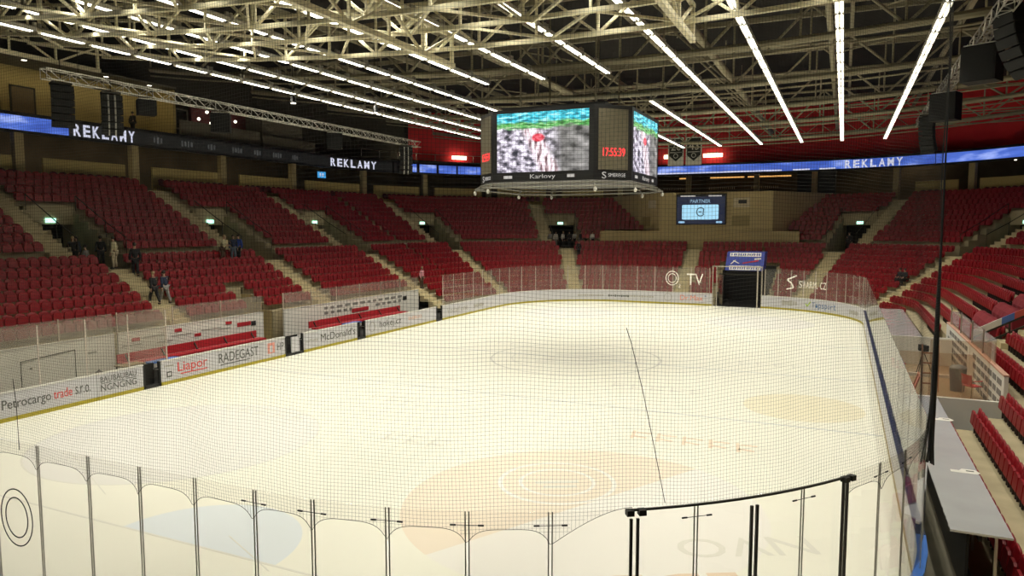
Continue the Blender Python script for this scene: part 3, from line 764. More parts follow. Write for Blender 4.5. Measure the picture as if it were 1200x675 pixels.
for k, p in enumerate(ringp):
    f = MB().ball(p-ZZ*.16, .09, 8, (1, 1, 1.3)).build('camera_pod', WHITE, cube); MB().tube([p, p-ZZ*.12], .03, 6).build('pod_stem', ALU, f)
for x, y in ((-2, -2), (2, -2), (2, 2), (-2, 2)): MB().tube([(CX+x, CY+y, 12.5), (CX+x, CY+y, 18.5)], .05, 6).build('hanging_cable', STEELD, cube)
MB().box((CX, CY, 12.75), (5.4, 5.4, .35)).build('top_frame', BLACK, cube)

# ------------------------------------------------------------------ ribbon display
def led_mat():
    M = bpy.data.materials.new('ribbon_blue'); M.use_nodes = True; nt = M.node_tree; b = nt.nodes['Principled BSDF']; b.inputs['Base Color'].default_value = (.01, .01, .02, 1)
    tc = nt.nodes.new('ShaderNodeTexCoord'); mp = nt.nodes.new('ShaderNodeMapping'); mp.inputs['Scale'].default_value = (.35, .35, 1.2); n = nt.nodes.new('ShaderNodeTexNoise'); n.inputs['Scale'].default_value = 1.; n.inputs['Detail'].default_value = 5
    r = nt.nodes.new('ShaderNodeValToRGB'); e = r.color_ramp.elements; e[0].position = .40; e[0].color = (.05, .11, .50, 1); e[1].position = .68; e[1].color = (.34, .45, .95, 1)
    q = e.new(.56); q.color = (.09, .18, .68, 1)
    nt.links.new(tc.outputs['Object'], mp.inputs[0]); nt.links.new(mp.outputs[0], n.inputs['Vector']); nt.links.new(n.outputs['Fac'], r.inputs[0]); nt.links.new(r.outputs[0], b.inputs['Emission Color']); b.inputs['Emission Strength'].default_value = 1.0
    return M
LEDB = led_mat(); LEDW = glow('ribbon_white', (.80, .82, 1.0), .85); LEDD = glow('ribbon_dark', (.30, .32, .30), .02, (.02, .02, .02)); LEDG = glow('ribbon_faint', (.6, .62, .6), .10)
RD = 20.5; RZ0, RZ1 = 13.05, 13.95
def ribbon(label, u0, u1, segs):
    p, n = path(u0, RD); t = thing('ribbon_display', label, 'ribbon display', (p.x, p.y, RZ0), 0, 'ribbon displays')
    rp = lambda u: path(u, RD)
    sweep(rp, samples(u0, u1), [(0, RZ0-.18), (.35, RZ0-.18), (.35, RZ1+.22), (0, RZ1+.22)]).build('casing', BLACK, t)
    for a, b_, m in segs:
        q = MB(); band(q, samples(a, b_), RD-.012, RZ0, RD-.012, RZ1)
        q.f = [f[::-1] for f in q.f]; q.build('led_panel', m, t)
    return t
def ribbon_text(t, s, u0, u1, z, h, m):
    n = len(s); st = (u1-u0)/n
    for k, ch in enumerate(s):
        u = u0+st*(k+.5); p, nn = path(u, RD-.06); r = Vector((nn.y, -nn.x, 0)); w = st*scl(u, RD)*.74; text(ch, 'lettering', p-r*w/2+ZZ*z, r, UPV, h, m, t, w, bold=.03)
t = ribbon('blue and dark advertising ribbon along the team bench side balcony', 22, uL(59.2), [(22, 29.9, LEDB), (29.9, uL(59.2), LEDD)])
ribbon_text(t, 'REKLAMY', 30.1, 34.9, RZ0+.06, .78, LEDW)
for k, u in enumerate((36.5, 39.0, 41.6, 44.2, 46.7, 49.0, 51.5)):
    for j in range(3+k % 2): MB().box((-27-RD+.03, 2+u+.3*j, RZ0+.42), (.02, .12+.06*(j % 2), .35+.1*((j+k) % 2))).build('faint_mark', LEDG, t)
t = ribbon('black then blue curved advertising ribbon behind the hanging line array', uL(59.25), uCL(102), [(uL(59.25), 57.4, LEDD), (57.4, uCL(102), LEDB)])
ribbon_text(t, 'REKLAMY', 54.72, 56.6, RZ0+.06, .78, LEDW)
t = ribbon('long blue advertising ribbon with pale lettering across the far end', uCL(101.9), 83.3, [(uCL(101.9), 83.3, LEDB)])
ribbon_text(t, 'REKLAMY', 80.75, 82.45, RZ0+.06, .78, LEDW)
st_ = MB(); band(st_, samples(uCL(101.9), 80.7), RD-.02, RZ0+.02, RD-.02, RZ0+.16); st_.f = [f[::-1] for f in st_.f]; st_.build('white_stripe', LEDW, t)
t = ribbon('blue advertising ribbon curving towards the hanging loudspeakers', 83.32, 99, [(83.32, 99, LEDB)])
# ------------------------------------------------------------------ concourse, upper walls
UW = samples(6, 136)
def wallband(name, a, b_, d, z0, z1, m):
    w = MB(); band(w, samples(a, b_), d, z0, d, z1); w.f = [f[::-1] for f in w.f]; struct(name, w, m)
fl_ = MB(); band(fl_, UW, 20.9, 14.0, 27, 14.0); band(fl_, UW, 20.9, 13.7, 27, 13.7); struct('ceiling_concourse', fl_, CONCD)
wallband('wall_concourse', 6, 136, 24.5, 9.4, 13.7, mat('concourse_brown', (.10, .075, .045), .8, vary=.35, vscale=.5))
wallband('wall_far', uCL(150), uCR(40), 24, 14.0, 20.5, REDWALL)
wallband('wall_right', uCR(40), 136, 24, 14.0, 20.5, REDWALL)
UPDK = mat('suite_dark', (.055, .05, .04), .9, vary=.2); SUITE = mat('suite_ochre', (.44, .34, .13), .8, vary=.06); GREYW = mat('suite_grey', (.16, .145, .11), .85, vary=.1)
wallband('wall_left', 6, uCL(150), 25, 14.0, 20.5, UPDK)
w = MB(); w.prism([(X0-25, -16, -.08), (X0-25, -15.7, -.08), (45, -15.7, -.08), (45, -16, -.08)], (0, 0, 21)); struct('wall_near', w, DARK)
wallband('wall_outer', 1, 140, 27.5, -.08, 21, DARK)
ceil = MB().prism([(-70, -16, 20.4), (45, -16, 20.4), (45, 110, 20.4), (-70, 110, 20.4)], (0, 0, .3)); struct('ceiling', ceil, DECK)
# screen wall at the far end
w = MB(); pw = [(-26.0, 83.3), (-17.6, 75.0), (-6.4, 75.0), (-1.2, 83.3)]
for (a, b_) in zip(pw, pw[1:]): w.quad((*a, 4.5), (*b_, 4.5), (*b_, 10.45), (*a, 10.45))
w.add([(*q, 10.45) for q in pw], [(0, 1, 2, 3)])
struct('wall_screen', w, YWALL)
w = MB(); band(w, samples(AIS[5]+1.7, AIS[7]-1.7), 10.38, 4.6, 10.38, 6.5); band(w, samples(AIS[5]+1.7, AIS[7]-1.7), 10.38, 6.5, 12.3, 6.5); struct('wall_upper_front', w, YWALL)
# concourse columns, parapets, side rows
COL = mat('column_cream', (.46, .37, .19), .85, vary=.08)
cu = [uL(20.1), uL(28.3), uL(36.4), uL(44.6), uL(53.0), uCL(166), uCL(150), uCL(134), uCL(118), uCL(102), uF(-16.5), uF(-9), uCR(82), uCR(66), uCR(52), uCR(38), uCR(24), uCR(10), uR(47)]
for k, u in enumerate(cu):
    p, n = path(u, 20.15); b = MB().box((p.x, p.y, 11.17), (.45, .55, 3.3), math.atan2(n.y, n.x)); o = b.build('column', COL); o['kind'] = 'structure'
PAR = mat('parapet_ochre', (.46, .36, .14), .8, vary=.06)
pars = [(uL(29.5), uL(35.3)), (uL(37.5), uL(43.6)), (uL(46), uL(52)), (uL(54.2), uCL(168)), (uCL(164), uCL(152)), (uCL(148), uCL(136)), (uCL(132), uCL(120)), (uCL(116), uCL(106)), (uCR(62), uCR(54)), (uCR(50), uCR(40)), (uCR(36), uCR(26)), (uCR(22), uCR(12)), (uL(22), uL(27.6))]
for k, (a, b_) in enumerate(pars):
    q = sweep(lambda u: path(u, 19.6), samples(a, b_), [(0, UZ(9)), (.15, UZ(9)), (.15, 11.35), (0, 11.35)])
    o = q.build('parapet', PAR); tag(o, f'ochre parapet panel above the upper stand, {nth(k+1)} along the concourse', 'parapet', 'concourse parapets') if k < 12 else tag(o, 'ochre parapet panel above the upper stand at the left picture edge', 'parapet', 'concourse parapets')
seatd = mat('box_seat_dark', (.10, .008, .012), .6, vary=.1)
bx = MB()
for a, b_ in pars:
    u = a+.3
    while u < b_-.2:
        s = scl(u, 19); p, n = path(u, 18.95); rz = math.atan2(n.y, n.x)-PI/2; c, s_ = math.cos(rz), math.sin(rz); n0 = len(bx.v)
        bx.v += [(p.x+1.1*(c*x-s_*y), p.y+1.1*(s_*x+c*y), UZ(9)+.05+e*1.1) for x, y, e in V]; bx.f += [tuple(i+n0 for i in f) for f in FF]; u += .62/s
tag(bx.build('box_seats', seatd), 'dark red seats in rows in front of the ochre parapets', 'seats', kind='stuff')
# dark glazed bars behind, warm strips
WARM = glow('warm_strip', (1, .50, .14), .9); SPOT = glow('down_light', (1, .92, .75), 3.0, (.5, .5, .45))
for k, (a, e_) in enumerate(((uF(-18), uF(-16.8)), (uF(-14.4), uF(-10.6)), (uF(-10.2), uF(-6.6)))):
    q = sweep(lambda u: path(u, 22.2), samples(a, e_), [(0, 12.55), (.05, 12.55), (.05, 12.70), (0, 12.70)])
    tag(q.build('bar_light', WARM), f'orange light strip inside the far bar, {("short one nearest the scoreboard","middle one","one nearest the black screen")[k]}', 'light', 'bar lights')
BARF = mat('bar_brown', (.12, .075, .04), .7, vary=.3)
for k, x in enumerate((-18.6, -13.2, -8.4)):
    t = thing('bar_counter', f'dim brown bar counter with bottles under the far ribbon, {nth(k+1)} from the scoreboard', 'bar counter', (x, Y1+22.6, UZ(9)), 0, 'far bars')
    MB().box((x, Y1+22.6, UZ(9)+.55), (3.2, .5, 1.1)).build('counter', BARF, t); MB().box((x, Y1+23.5, 11.3), (3.2, .3, .06)).box((x, Y1+23.5, 11.9), (3.2, .3, .06)).build('shelf', BARF, t)
    b = MB(); random.seed(k)
    for j in range(14): b.tube([(x-1.5+.22*j, Y1+23.45, 11.33), (x-1.5+.22*j, Y1+23.45, 11.52), (x-1.5+.22*j, Y1+23.45, 11.62)], [.04, .04, .015], 6)
    o = b.build('bottles', mat('bottle_pale', (.5, .42, .25), .3), t); o['kind'] = 'stuff'
p, n = path(uCR(82.5), 20.6); bs = thing('dark_screen', 'large black blind panel under the far ribbon right of the bar', 'screen', (-3.0, 83.9, UZ(9)))
a_, b_ = path(79.4, 20.3)[0], path(80.55, 20.3)[0]; r_ = (b_-a_).normalized(); n_ = r_.cross(ZZ)
MB().hexa([a_+ZZ*10.5, b_+ZZ*10.5, b_-n_*.1+ZZ*10.5, a_-n_*.1+ZZ*10.5]+[q+ZZ*13.0 for q in (a_, b_, b_-n_*.1, a_-n_*.1)]).build('panel', BLACK, bs)
b = MB(); b.bar(a_+ZZ*13.02, b_+ZZ*13.02, .12, .06); b.build('top_rail', RAIL, bs)
# small ceiling spots in the concourse
for k, (u, d, z) in enumerate([(uL(30.2), 21.3, 13.62), (uL(31.4), 22.8, 13.6), (uL(32.8), 22.6, 13.6), (uL(34.4), 22.8, 13.6), (uL(37.2), 21.2, 13.62), (uL(46.0), 21.2, 13.62), (uL(54.0), 21.2, 13.62), (uCR(75), 21.3, 13.6), (uCR(47), 22, 12.9)]):
    p, n = path(u, d); o = MB().tube([(p.x, p.y, z), (p.x, p.y, z+.07)], .10, 10).build('down_light', SPOT); tag(o, f'small round white ceiling spot under the balcony, {nth(k+1)} from the left', 'light', 'balcony ceiling spots')
# suites above the ribbon on the bench side
w = MB(); XW = X0-24.8
w.quad((XW, 28.5, 14), (XW, 41.5, 14), (XW, 41.5, 17.9), (XW, 28.5, 17.9)); struct('wall_suite', w, SUITE)
w = MB().box((XW+1.4, 41.6, 15.9), (3.0, .25, 3.8)).box((XW+1.4, 28.4, 15.9), (3.0, .25, 3.8)); struct('wall_suite_sides', w, SUITE)
w = MB().box((XW+1.4, 35, 17.95), (3.4, 13.4, .12)); struct('ceiling_suite', w, GREYW)
d_ = thing('suite_door', 'brown door with a dark frame in the ochre suite wall', 'door', (XW+.05, 31.6, 14)); MB().box((XW+.05, 31.6, 15.25), (.06, 1.5, 2.5)).build('leaf', mat('door_brown', (.16, .11, .05), .6, vary=.1), d_)
MB().box((XW+.06, 30.8, 15.3), (.1, .1, 2.6)).box((XW+.06, 32.4, 15.3), (.1, .1, 2.6)).box((XW+.06, 31.6, 16.55), (.1, 1.7, .1)).build('door_frame', RAIL, d_)
for k, (y, z) in enumerate(((30.4, 17.86), (36.2, 17.86), (39.8, 17.86), (43.5, 17.6))):
    o = MB().tube([(XW+2.4, y, z), (XW+2.4, y, z+.08)], .16, 10).build('down_light', SPOT); tag(o, f'round ceiling lamp of the open suites above the ribbon, {nth(k+1)} from the left', 'light', 'suite ceiling lamps')
for k, (a, e_, zt) in enumerate(((41.8, 50.5, 15.5), (50.7, 58.0, 15.3))):
    q = MB().box((X0-21.6, (a+e_)/2, (14+zt)/2), (.2, e_-a-.1, zt-14)); tag(q.build('suite_balcony', GREYW), 'grey solid balcony front above the dark ribbon, '+('nearer one' if k == 0 else 'farther one'), 'balcony', 'balcony fronts')
q = sweep(lambda u: path(u, 21.3), samples(uL(58.2), uCL(100)), [(0, 14.0), (.1, 14.0), (.1, 14.5), (0, 14.5)]); tag(q.build('suite_balcony', GREYW), 'low grey balcony kerb above the blue corner ribbon', 'balcony', 'balcony fronts')
hr = thing('balcony_rail', 'thin grey balcony railing in front of the dark red corner wall', 'railing', (*path(uCL(150), 21.4)[0].xy, 14.5))
us = samples(uL(58.2), uCL(100)); MB().tube([pt(u, 21.35, 15.25) for u in us], .03, 6).build('top_rail', ALU, hr)
for k in range(15):
    u = us[0]+(us[-1]-us[0])*k/14; MB().tube([pt(u, 21.35, 14.5), pt(u, 21.35, 15.25)], .03, 6).build('baluster', ALU, hr)
b = MB().box((XW+.4, 48.4, 15.9), (.3, 6.2, 2.6)); struct('wall_suite_red', b, mat('suite_red', (.13, .03, .03), .8, vary=.15))
for k, (y, z) in enumerate(((45.7, 16.2), (46.6, 16.9), (47.0, 16.0), (48.7, 16.9), (49.8, 16.5))):
    o = MB().ball((XW+1.0, y, z), .14, 8).build('lamp_globe', SPOT); tag(o, f'small white globe lamp in the red suite, {nth(k+1)} from the left', 'light', 'globe lamps in the red suite')
for k, (y, w_, z) in enumerate(((43.6, 2.4, 16.0),)):
    t = thing('suite_window', 'dark glazed suite window with a pale reflection above the balcony front', 'window', (XW+.6, y, z)); MB().box((XW+.6, y, z), (.08, w_, 1.5)).build('pane', mat('window_dark', (.05, .05, .045), .15), t)
    b = MB()
    for yy in (-w_/2, 0, w_/2): b.box((XW+.66, y+yy, z), (.08, .1, 1.6))
    b.box((XW+.66, y, z+.8), (.08, w_, .1)).box((XW+.66, y, z-.8), (.08, w_, .1)); b.build('frame', GREYW, t)
b = MB().box((XW+1.2, 54.3, 15.8), (2.6, 5.4, 2.4)); struct('wall_suite_far', b, GREYW)
# fluorescent lamps on the corner wall
for k, (px, py, l) in enumerate(((475, 181, 1.0), (538, 185, 1.8), (835, 182, 2.2), (781, 184, .6))):
    best = min(((abs((proj(pt(u, 23.3, 15.2)) or (9e9,))[0]-px), u) for u in [40+.1*i for i in range(500)]))[1]
    p, n = path(best, 23.3); tt = Vector((-n.y, n.x, 0)); z = at(px, py, 'Y', p.y).z
    lm = thing('wall_lamp', f'glowing wall lamp above the blue ribbon, {nth(k+1)} from the left' if k < 2 else ('long glowing wall lamp right of the numbered banners' if k == 2 else 'small glowing wall lamp left of the numbered banners'), 'lamp', (p.x, p.y, z))
    MB().bar(p+tt*l/2+ZZ*z, p-tt*l/2+ZZ*z, .24, .42).build('diffuser', glow('lamp_warm', (1, .86, .55), 4.5, (.6, .6, .5)), lm); MB().bar(p+tt*l*.3+ZZ*(z+.3), p-tt*l*.3+ZZ*(z+.3), .1, .08).build('bracket', ALU, lm)
best = min(((abs((proj(pt(u, 21.6, 12.2)) or (9e9,))[0]-376), u) for u in [40+.1*i for i in range(200)]))[1]
p, n = path(best, 21.6); tt = Vector((-n.y, n.x, 0)); sv = thing('small_screen', 'small glowing blue screen under the dark ribbon by the far bench corner', 'screen', (p.x, p.y, 11.9))
MB().bar(p+tt*.62+ZZ*12.2, p-tt*.62+ZZ*12.2, .1, .74).build('casing', BLACK, sv); q = p-n*.06; MB().bar(q+tt*.56+ZZ*12.2, q-tt*.56+ZZ*12.2, .02, .62).build('display', glow('screen_cyan', (.06, .38, .80), .9), sv)
for e_ in (-.25, .12): MB().bar(q-n*.015+tt*e_+ZZ*12.2, q-n*.015+tt*(e_+.16)+ZZ*12.2, .01, .34).build('digit', LEDW, sv)
# wall screen
ws = thing('wall_screen', 'black wall-mounted screen showing a pale blue notice above the tunnel', 'screen', (-13.3, 74.8, 7.15))
MB().box((-13.3, 74.8, 8.7), (4.95, .3, 3.1)).build('casing', BLACK, ws)
sy = 74.63
def rrect(cx, cz, w, h, r, y, n=5):
    P = []
    for sx, sz, a0 in ((1, 1, 0), (-1, 1, 90), (-1, -1, 180), (1, -1, 270)):
        for k in range(n+1): a = math.radians(a0+90*k/n); P.append((cx+sx*(w/2-r)+r*math.cos(a), y, cz+sz*(h/2-r)+r*math.sin(a)))
    return P
MB().prism(rrect(-13.3, 8.62, 4.75, 2.75, .05, sy+.0)[::-1], (0, .01, 0)).build('display', glow('display_navy', (.02, .03, .08), .5), ws)
MB().prism(rrect(-13.35, 8.42, 3.65, 1.5, .12, sy-.012), (0, .008, 0)).build('notice', glow('notice_blue', (.42, .78, 1.0), .95), ws)
text('PARTNER', 'heading', (-14.35, sy-.012, 9.36), (1, 0, 0), UPV, .34, glow('head_blue', (.45, .75, 1), .7), ws, 2.0)
b = MB()
for k in range(18):
    a = math.radians(40+16*k); a2 = a+math.radians(16); b.bar((-13.3+.40*math.cos(a), sy-.018, 8.45+.42*math.sin(a)), (-13.3+.40*math.cos(a2), sy-.018, 8.45+.42*math.sin(a2)), .10, .01, (0, 1, 0))
b.bar((-13.05, sy-.018, 8.2), (-13.0, sy-.018, 8.75), .12, .01, (0, 1, 0)).bar((-13.5, sy-.018, 8.45), (-13.2, sy-.018, 8.45), .1, .01, (0, 1, 0)); b.build('emblem', glow('emblem_slate', (.08, .16, .22), .5), ws)
for x in (-15.2, -11.45): MB().prism(rrect(x, 7.4, .62, .2, .09, sy-.012), (0, .008, 0)).build('clock_field', glow('field_blue', (.4, .7, 1), .8), ws)
for x, w_ in ((-14.6, 1.5), (-11.9, 1.3)): MB().box((x, sy, 10.05), (w_, .02, .12)).build('logo', LOGO, ws)
for k, (x, z, w_, h_, m) in enumerate(((-9.35, 9.35, 1.6, .95, mat('notice_cream', (.60, .52, .34), .8)), (-18.6, 9.3, 1.5, .85, mat('notice_cream', (.60, .52, .34), .8)),)):
    y = 74.97 if k == 0 else 75.97
    t = thing('wall_notice', 'cream notice board with a dark label right of the wall screen' if k == 0 else 'plain cream notice board left of the wall screen', 'notice', (x, y, z)); q = MB().box((x, y-.03, z), (w_, .05, h_), 0 if k == 0 else -.79); q.build('board', m, t)
    if k == 0: MB().box((x+.1, y-.07, z+.08), (.8, .03, .36)).build('label', BLACK, t)
for k, (x, z) in enumerate(((-9.4, 7.55), (-19.4, 7.5))):
    t = thing('vent_grille', 'ochre vent grille low on the screen wall, '+('right one' if k == 0 else 'left one'), 'vent', (x, 74.95, z), 0, 'screen wall vents'); y = 74.95 if k == 0 else 76.75
    a = 0 if k == 0 else -.78
    MB().box((x, y, z), (1.7, .06, 1.0), a).build('frame', mat('vent_ochre', (.30, .24, .10), .7), t)
# banners with numbers
BAN = mat('banner_black', (.02, .022, .02), .8); BANW = mat('banner_white', (.62, .60, .52), .8)
for k, (x0, num) in enumerate(((-15.7, '26'), (-14.0, '43'))):
    y = 70.0; t = thing('hanging_banner', f'white pennant banner with a black shield and number, {"left" if k == 0 else "right"} one of the pair', 'banner', (x0+.75, y, 12.8), 0, 'number banners')
    MB().box((x0+.76, y, 14.1), (1.5, .02, 2.6)).build('cloth', BANW, t)
    MB().prism([(x0+.12, y-.02, 15.35), (x0+1.4, y-.02, 15.35), (x0+1.4, y-.02, 13.75), (x0+.76, y-.02, 13.2), (x0+.12, y-.02, 13.75)], (0, .008, 0)).build('shield', BAN, t)
    text(num, 'number', (x0+.3, y-.028, 14.25), (1, 0, 0), UPV, .75, BANW, t, .95)
    MB().box((x0+.76, y-.03, 14.05), (1.1, .01, .06)).build('stripe', BANW, t)
    b = MB()
    for q in range(12): a = 2*PI*q/12; a2 = 2*PI*(q+1)/12; b.bar((x0+.76+.2*math.cos(a), y-.03, 13.72+.2*math.sin(a)), (x0+.76+.2*math.cos(a2), y-.03, 13.72+.2*math.sin(a2)), .05, .01, (0, 1, 0))
    b.build('crest', BANW, t)
    MB().tube([(x0, y, 15.42), (x0+1.52, y, 15.42)], .03, 6).build('pole', ALU, t); MB().tube([(x0+.2, y, 15.42), (x0+.2, y, 16.8)], .008, 5).tube([(x0+1.3, y, 15.42), (x0+1.3, y, 16.8)], .008, 5).build('cord', RAIL, t)
# ------------------------------------------------------------------ roof structure
def sag(X, z0=0.): return z0+.0024*(X+10)**2
mains = [(34, 14.75, 'nearest the camera'), (43, 14.8, 'just in front of the scoreboard'), (52, 14.85, 'just behind the scoreboard'), (61, 15.0, 'second from the red end wall'), (70, 14.75, 'nearest the red end wall')]
for k, (y, z0, wd) in enumerate(mains):
    t = thing('roof_truss', f'dusty roof truss with a thick tube chord, {wd}', 'roof truss', (-12, y, z0), 0, 'main roof trusses')
    xs = [-42+2.0*i for i in range(31)]
    MB().tube([(x, y, sag(x, z0)+.1) for x in xs], .17, 8).build('lower_tube', STEELD, t)
    MB().tube([(x, y, sag(x, z0)-.30) for x in xs], .055, 6).build('tie_rod', STEELD, t)
    MB().tube([(x, y, 18.9) for x in (-44, 20)], .12, 6).build('top_chord', STEELD, t)
    for i in range(0, 30, 2):
        x = xs[i]; xn = xs[i+2] if i+2 < 31 else xs[-1]
        MB().tube([(x, y, sag(x, z0)+.1), (x, y, 18.9)], .06, 6).build('web_post', STEELD, t)
        a, b_ = ((x, y, sag(x, z0)+.1), (xn, y, 18.9)) if (i//2) % 2 else ((x, y, 18.9), (xn, y, sag(xn, z0)+.1))
        MB().tube([a, b_], .075, 6).build('web_diagonal', STEELD, t)
# bright rigging grid over the near half
rig = [(27.7, 14.55, -38, 12, 'farthest'), (24.9, 14.6, -40, 10, 'second farthest'), (22.1, 14.5, -40, 8, 'middle'), (19.2, 14.5, -41, 6, 'second nearest'), (16.3, 14.5, -41, 2, 'nearest')]
GK = .80
def rsag(X, z0): return CH+GK*(z0-CH+.0024*(X/GK+10)**2)
for k, (y, z0, xa, xb, wd) in enumerate(rig):
    y *= GK; xa *= GK; xb *= GK
    t = thing('rigging_truss', f'pale brightly lit cross truss of the near rigging grid, {wd} one', 'rigging truss', (-12, y, z0), 0, 'near rigging trusses')
    n = int((xb-xa)/2.1); xs = [xa+(xb-xa)*i/n for i in range(n+1)]
    for nm, dz, wv in (('lower_chord', 0., .13), ('upper_chord', 1.6, .12)):
        b = MB()
        for a, e_ in zip(xs, xs[1:]): b.bar((a, y, rsag(a, z0)+dz), (e_, y, rsag(e_, z0)+dz), wv, wv)
        b.build(nm, STEELP, t)
    for i, x in enumerate(xs):
        MB().bar((x, y, rsag(x, z0)), (x, y, rsag(x, z0)+1.6), .075, .075).build('web_post', STEELP, t)
        if i < n:
            xn = xs[i+1]; a, e_ = ((x, y, rsag(x, z0)), (xn, y, rsag(xn, z0)+1.6)) if i % 2 else ((x, y, rsag(x, z0)+1.6), (xn, y, rsag(xn, z0)))
            MB().bar(a, e_, .085, .085).build('web_diagonal', STEELP, t)
    if k:
        for i in range(0, n-1, 2):
            x = xs[i]; MB().bar((x, y, rsag(x, z0)), (xs[i+1], y+2.3, rsag(xs[i+1], z0)), .075, .075).build('plan_brace', STEELP, t); MB().bar((xs[i+1], y+2.3, rsag(xs[i+1], z0)), (xs[i+2], y, rsag(xs[i+2], z0)), .075, .075).build('plan_brace', STEELP, t)
    b = MB()
    for x in xs[::4]: b.bar((x, y, rsag(x, z0)+1.6), (x, y, 20.3), .075, .075)
    b.build('hanger', STEELD, t)
for k, (x, z0, wd) in enumerate(((-38.6, 15.75, 'at the suite side'), (-15.7, 13.95, 'ending left of the scoreboard'), (-5.4, 13.95, 'ending right of the scoreboard'))):
    x *= GK; z0 = CH+GK*(z0-CH); ye = 27.8*GK
    t = thing('rigging_girder', f'pale lengthwise girder of the near rigging grid, {wd}', 'rigging girder', (x, 16, z0), 0, 'near rigging girders')
    MB().bar((x, 6, z0), (x, ye+.1, z0), .16, .16).build('lower_chord', STEELP, t); MB().bar((x, 6, z0+1.0), (x, ye+.1, z0+1.0), .12, .12).build('upper_chord', STEELP, t)
    MB().bar((x, ye, z0), (x, ye, z0+1.0), .11, .11).build('end_post', STEELP, t)
    for i in range(9):
        y = ye-1.9*i; y2 = y-1.9
        MB().bar((x, y, z0 if i % 2 else z0+1.0), (x, y2, z0+1.0 if i % 2 else z0), .075, .075).build('web_diagonal', STEELP, t)
        MB().bar((x, y2, z0), (x, y2, z0+1.0), .075, .075).build('web_post', STEELP, t)
# purlins, bracing, ducts
for k, x in enumerate(range(-42, 19, 6)):
    t = tag(MB().bar((x, 10, 19.3), (x, 86 if -31 < x < 7 else 66, 19.3), .22, .35).build('purlin', STEELD), f'dusty lengthwise roof purlin, {nth(k+1)} from the suite side', 'purlin', 'roof purlins')
for k, y in enumerate((30, 38.5, 47.5, 56.5, 65.5, 78)):
    tag(MB().bar((-44, y, 19.6), (20, y, 19.6), .18, .3).build('roof_beam', STEELD), f'dusty cross beam high under the dark roof, {nth(k+1)} from the camera', 'roof beam', 'high roof beams')
for k, (x, r) in enumerate(((-7.5, .24), (-19.5, .24), (-1.0, .16))):
    t = thing('air_duct', f'round dusty air duct running under the roof, {("middle one","one nearer the suites","slim one nearer the line array")[k]}', 'duct', (x, 40, 17), 0, 'roof ducts')
    MB().tube([(x, 22, 17.2), (x, 84, 17.2)], r, 12).build('pipe', STEELD, t); b = MB()
    for y in range(26, 84, 8): b.bar((x, y, 17.2+r), (x, y, 19.2), .03, .05)
    b.build('strap', STEELD, t)
random.seed(11)
for k in range(26):
    x = random.uniform(-36, 14); y = random.uniform(29, 80); a = random.choice((.5, -.5, .9, -.9)); l = random.uniform(4, 8)
    y2 = min(84, y+l*math.cos(a)); tag(MB().tube([(x, y, 18.4), (x+l*math.sin(a), y2, 18.4)], .05, 5).build('brace', STEELD), 'thin dusty diagonal wind brace under the roof', 'brace', 'roof wind braces')
# sub-trusses close to the end wall
for k, (y, z) in enumerate(((64.8, 15.3), (75.5, 15.6))):
    t = thing('light_truss', 'small triangulated cross truss near the red end wall, '+('nearer one' if k == 0 else 'farther one'), 'truss', (-8, y, z), 0, 'small end trusses')
    MB().tube([(-30, y, z), (14, y, z+.5)], .06, 6).build('lower_chord', STEELD, t); MB().tube([(-30, y, z+.9), (14, y, z+1.4)], .06, 6).build('upper_chord', STEELD, t); b = MB()
    for i in range(40):
        x = -30+1.1*i; q = .5*(x+30)/44; q2 = .5*(x+1.1+30)/44; b.tube([(x, y, z+q+(.9 if i % 2 else 0)), (x+1.1, y, z+q2+(0 if i % 2 else .9))], .03, 5)
    b.build('web', STEELD, t)
# ------------------------------------------------------------------ ceiling lights
LX = [2.74, -.39, -3.46, -6.68, -10.1, -13.3, -16.3, -19.5, -22.0, -24.5, -26.8]
PITCH = 1.95
hm = MB(); hm.prism([(-.15, 0, .16), (-.13, 0, .02), (-.09, 0, .06), (.09, 0, .06), (.13, 0, .02), (.15, 0, .16), (.06, 0, .22), (-.06, 0, .22)], (0, 1.78, 0))
hm.box((0, .02, .26), (.10, .10, .20)).box((0, 1.78, .26), (.10, .10, .20)).box((0, 1.87, .16), (.06, .20, .05))
hmesh = hm.mesh('housing', mat('lamp_housing', (.55, .52, .44), .4, .3, vary=.05))
tm = MB(); tm.tube([(-.065, .12, .03), (-.065, 1.66, .03)], .026, 8).tube([(.065, .12, .03), (.065, 1.66, .03)], .026, 8)
tmesh = tm.mesh('tube', TUBE)
for j, x in enumerate(LX):
    k = 0; Y = 63.9
    while Y > 9:
        gap = 4 <= j <= 6 and (32.6 < Y+.75 < 40.5)
        ok = proj((x, Y+.75, 14)); 
        if not gap and ok and -40 < ok[0] < 1240 and ok[1] > -14:
            k += 1
            o = bpy.data.objects.new('strip_light', hmesh); C.objects.link(o); o.location = (x, Y, 13.97)
            tag(o, f'ceiling strip light, {nth(k)} from the far end, {nth(j+1)} lamp row from the press desk side', 'light', 'ceiling strip lights')
            q = bpy.data.objects.new('tube', tmesh); C.objects.link(q); q.parent = o
        Y -= PITCH
    for (ya, yb) in (((8, 32.3), (40.8, 65)) if 4 <= j <= 6 else ((8, 65),)):
        L_ = bpy.data.lights.new('row_lamp', 'AREA'); L_.shape = 'RECTANGLE'; L_.size = .16; L_.size_y = yb-ya; L_.spread = math.radians(114)
        L_.energy = 17.0*(yb-ya); L_.color = (1., .968, .835)
        lo = bpy.data.objects.new('row_lamp', L_); C.objects.link(lo); lo.location = (x, (ya+yb)/2, 13.96)
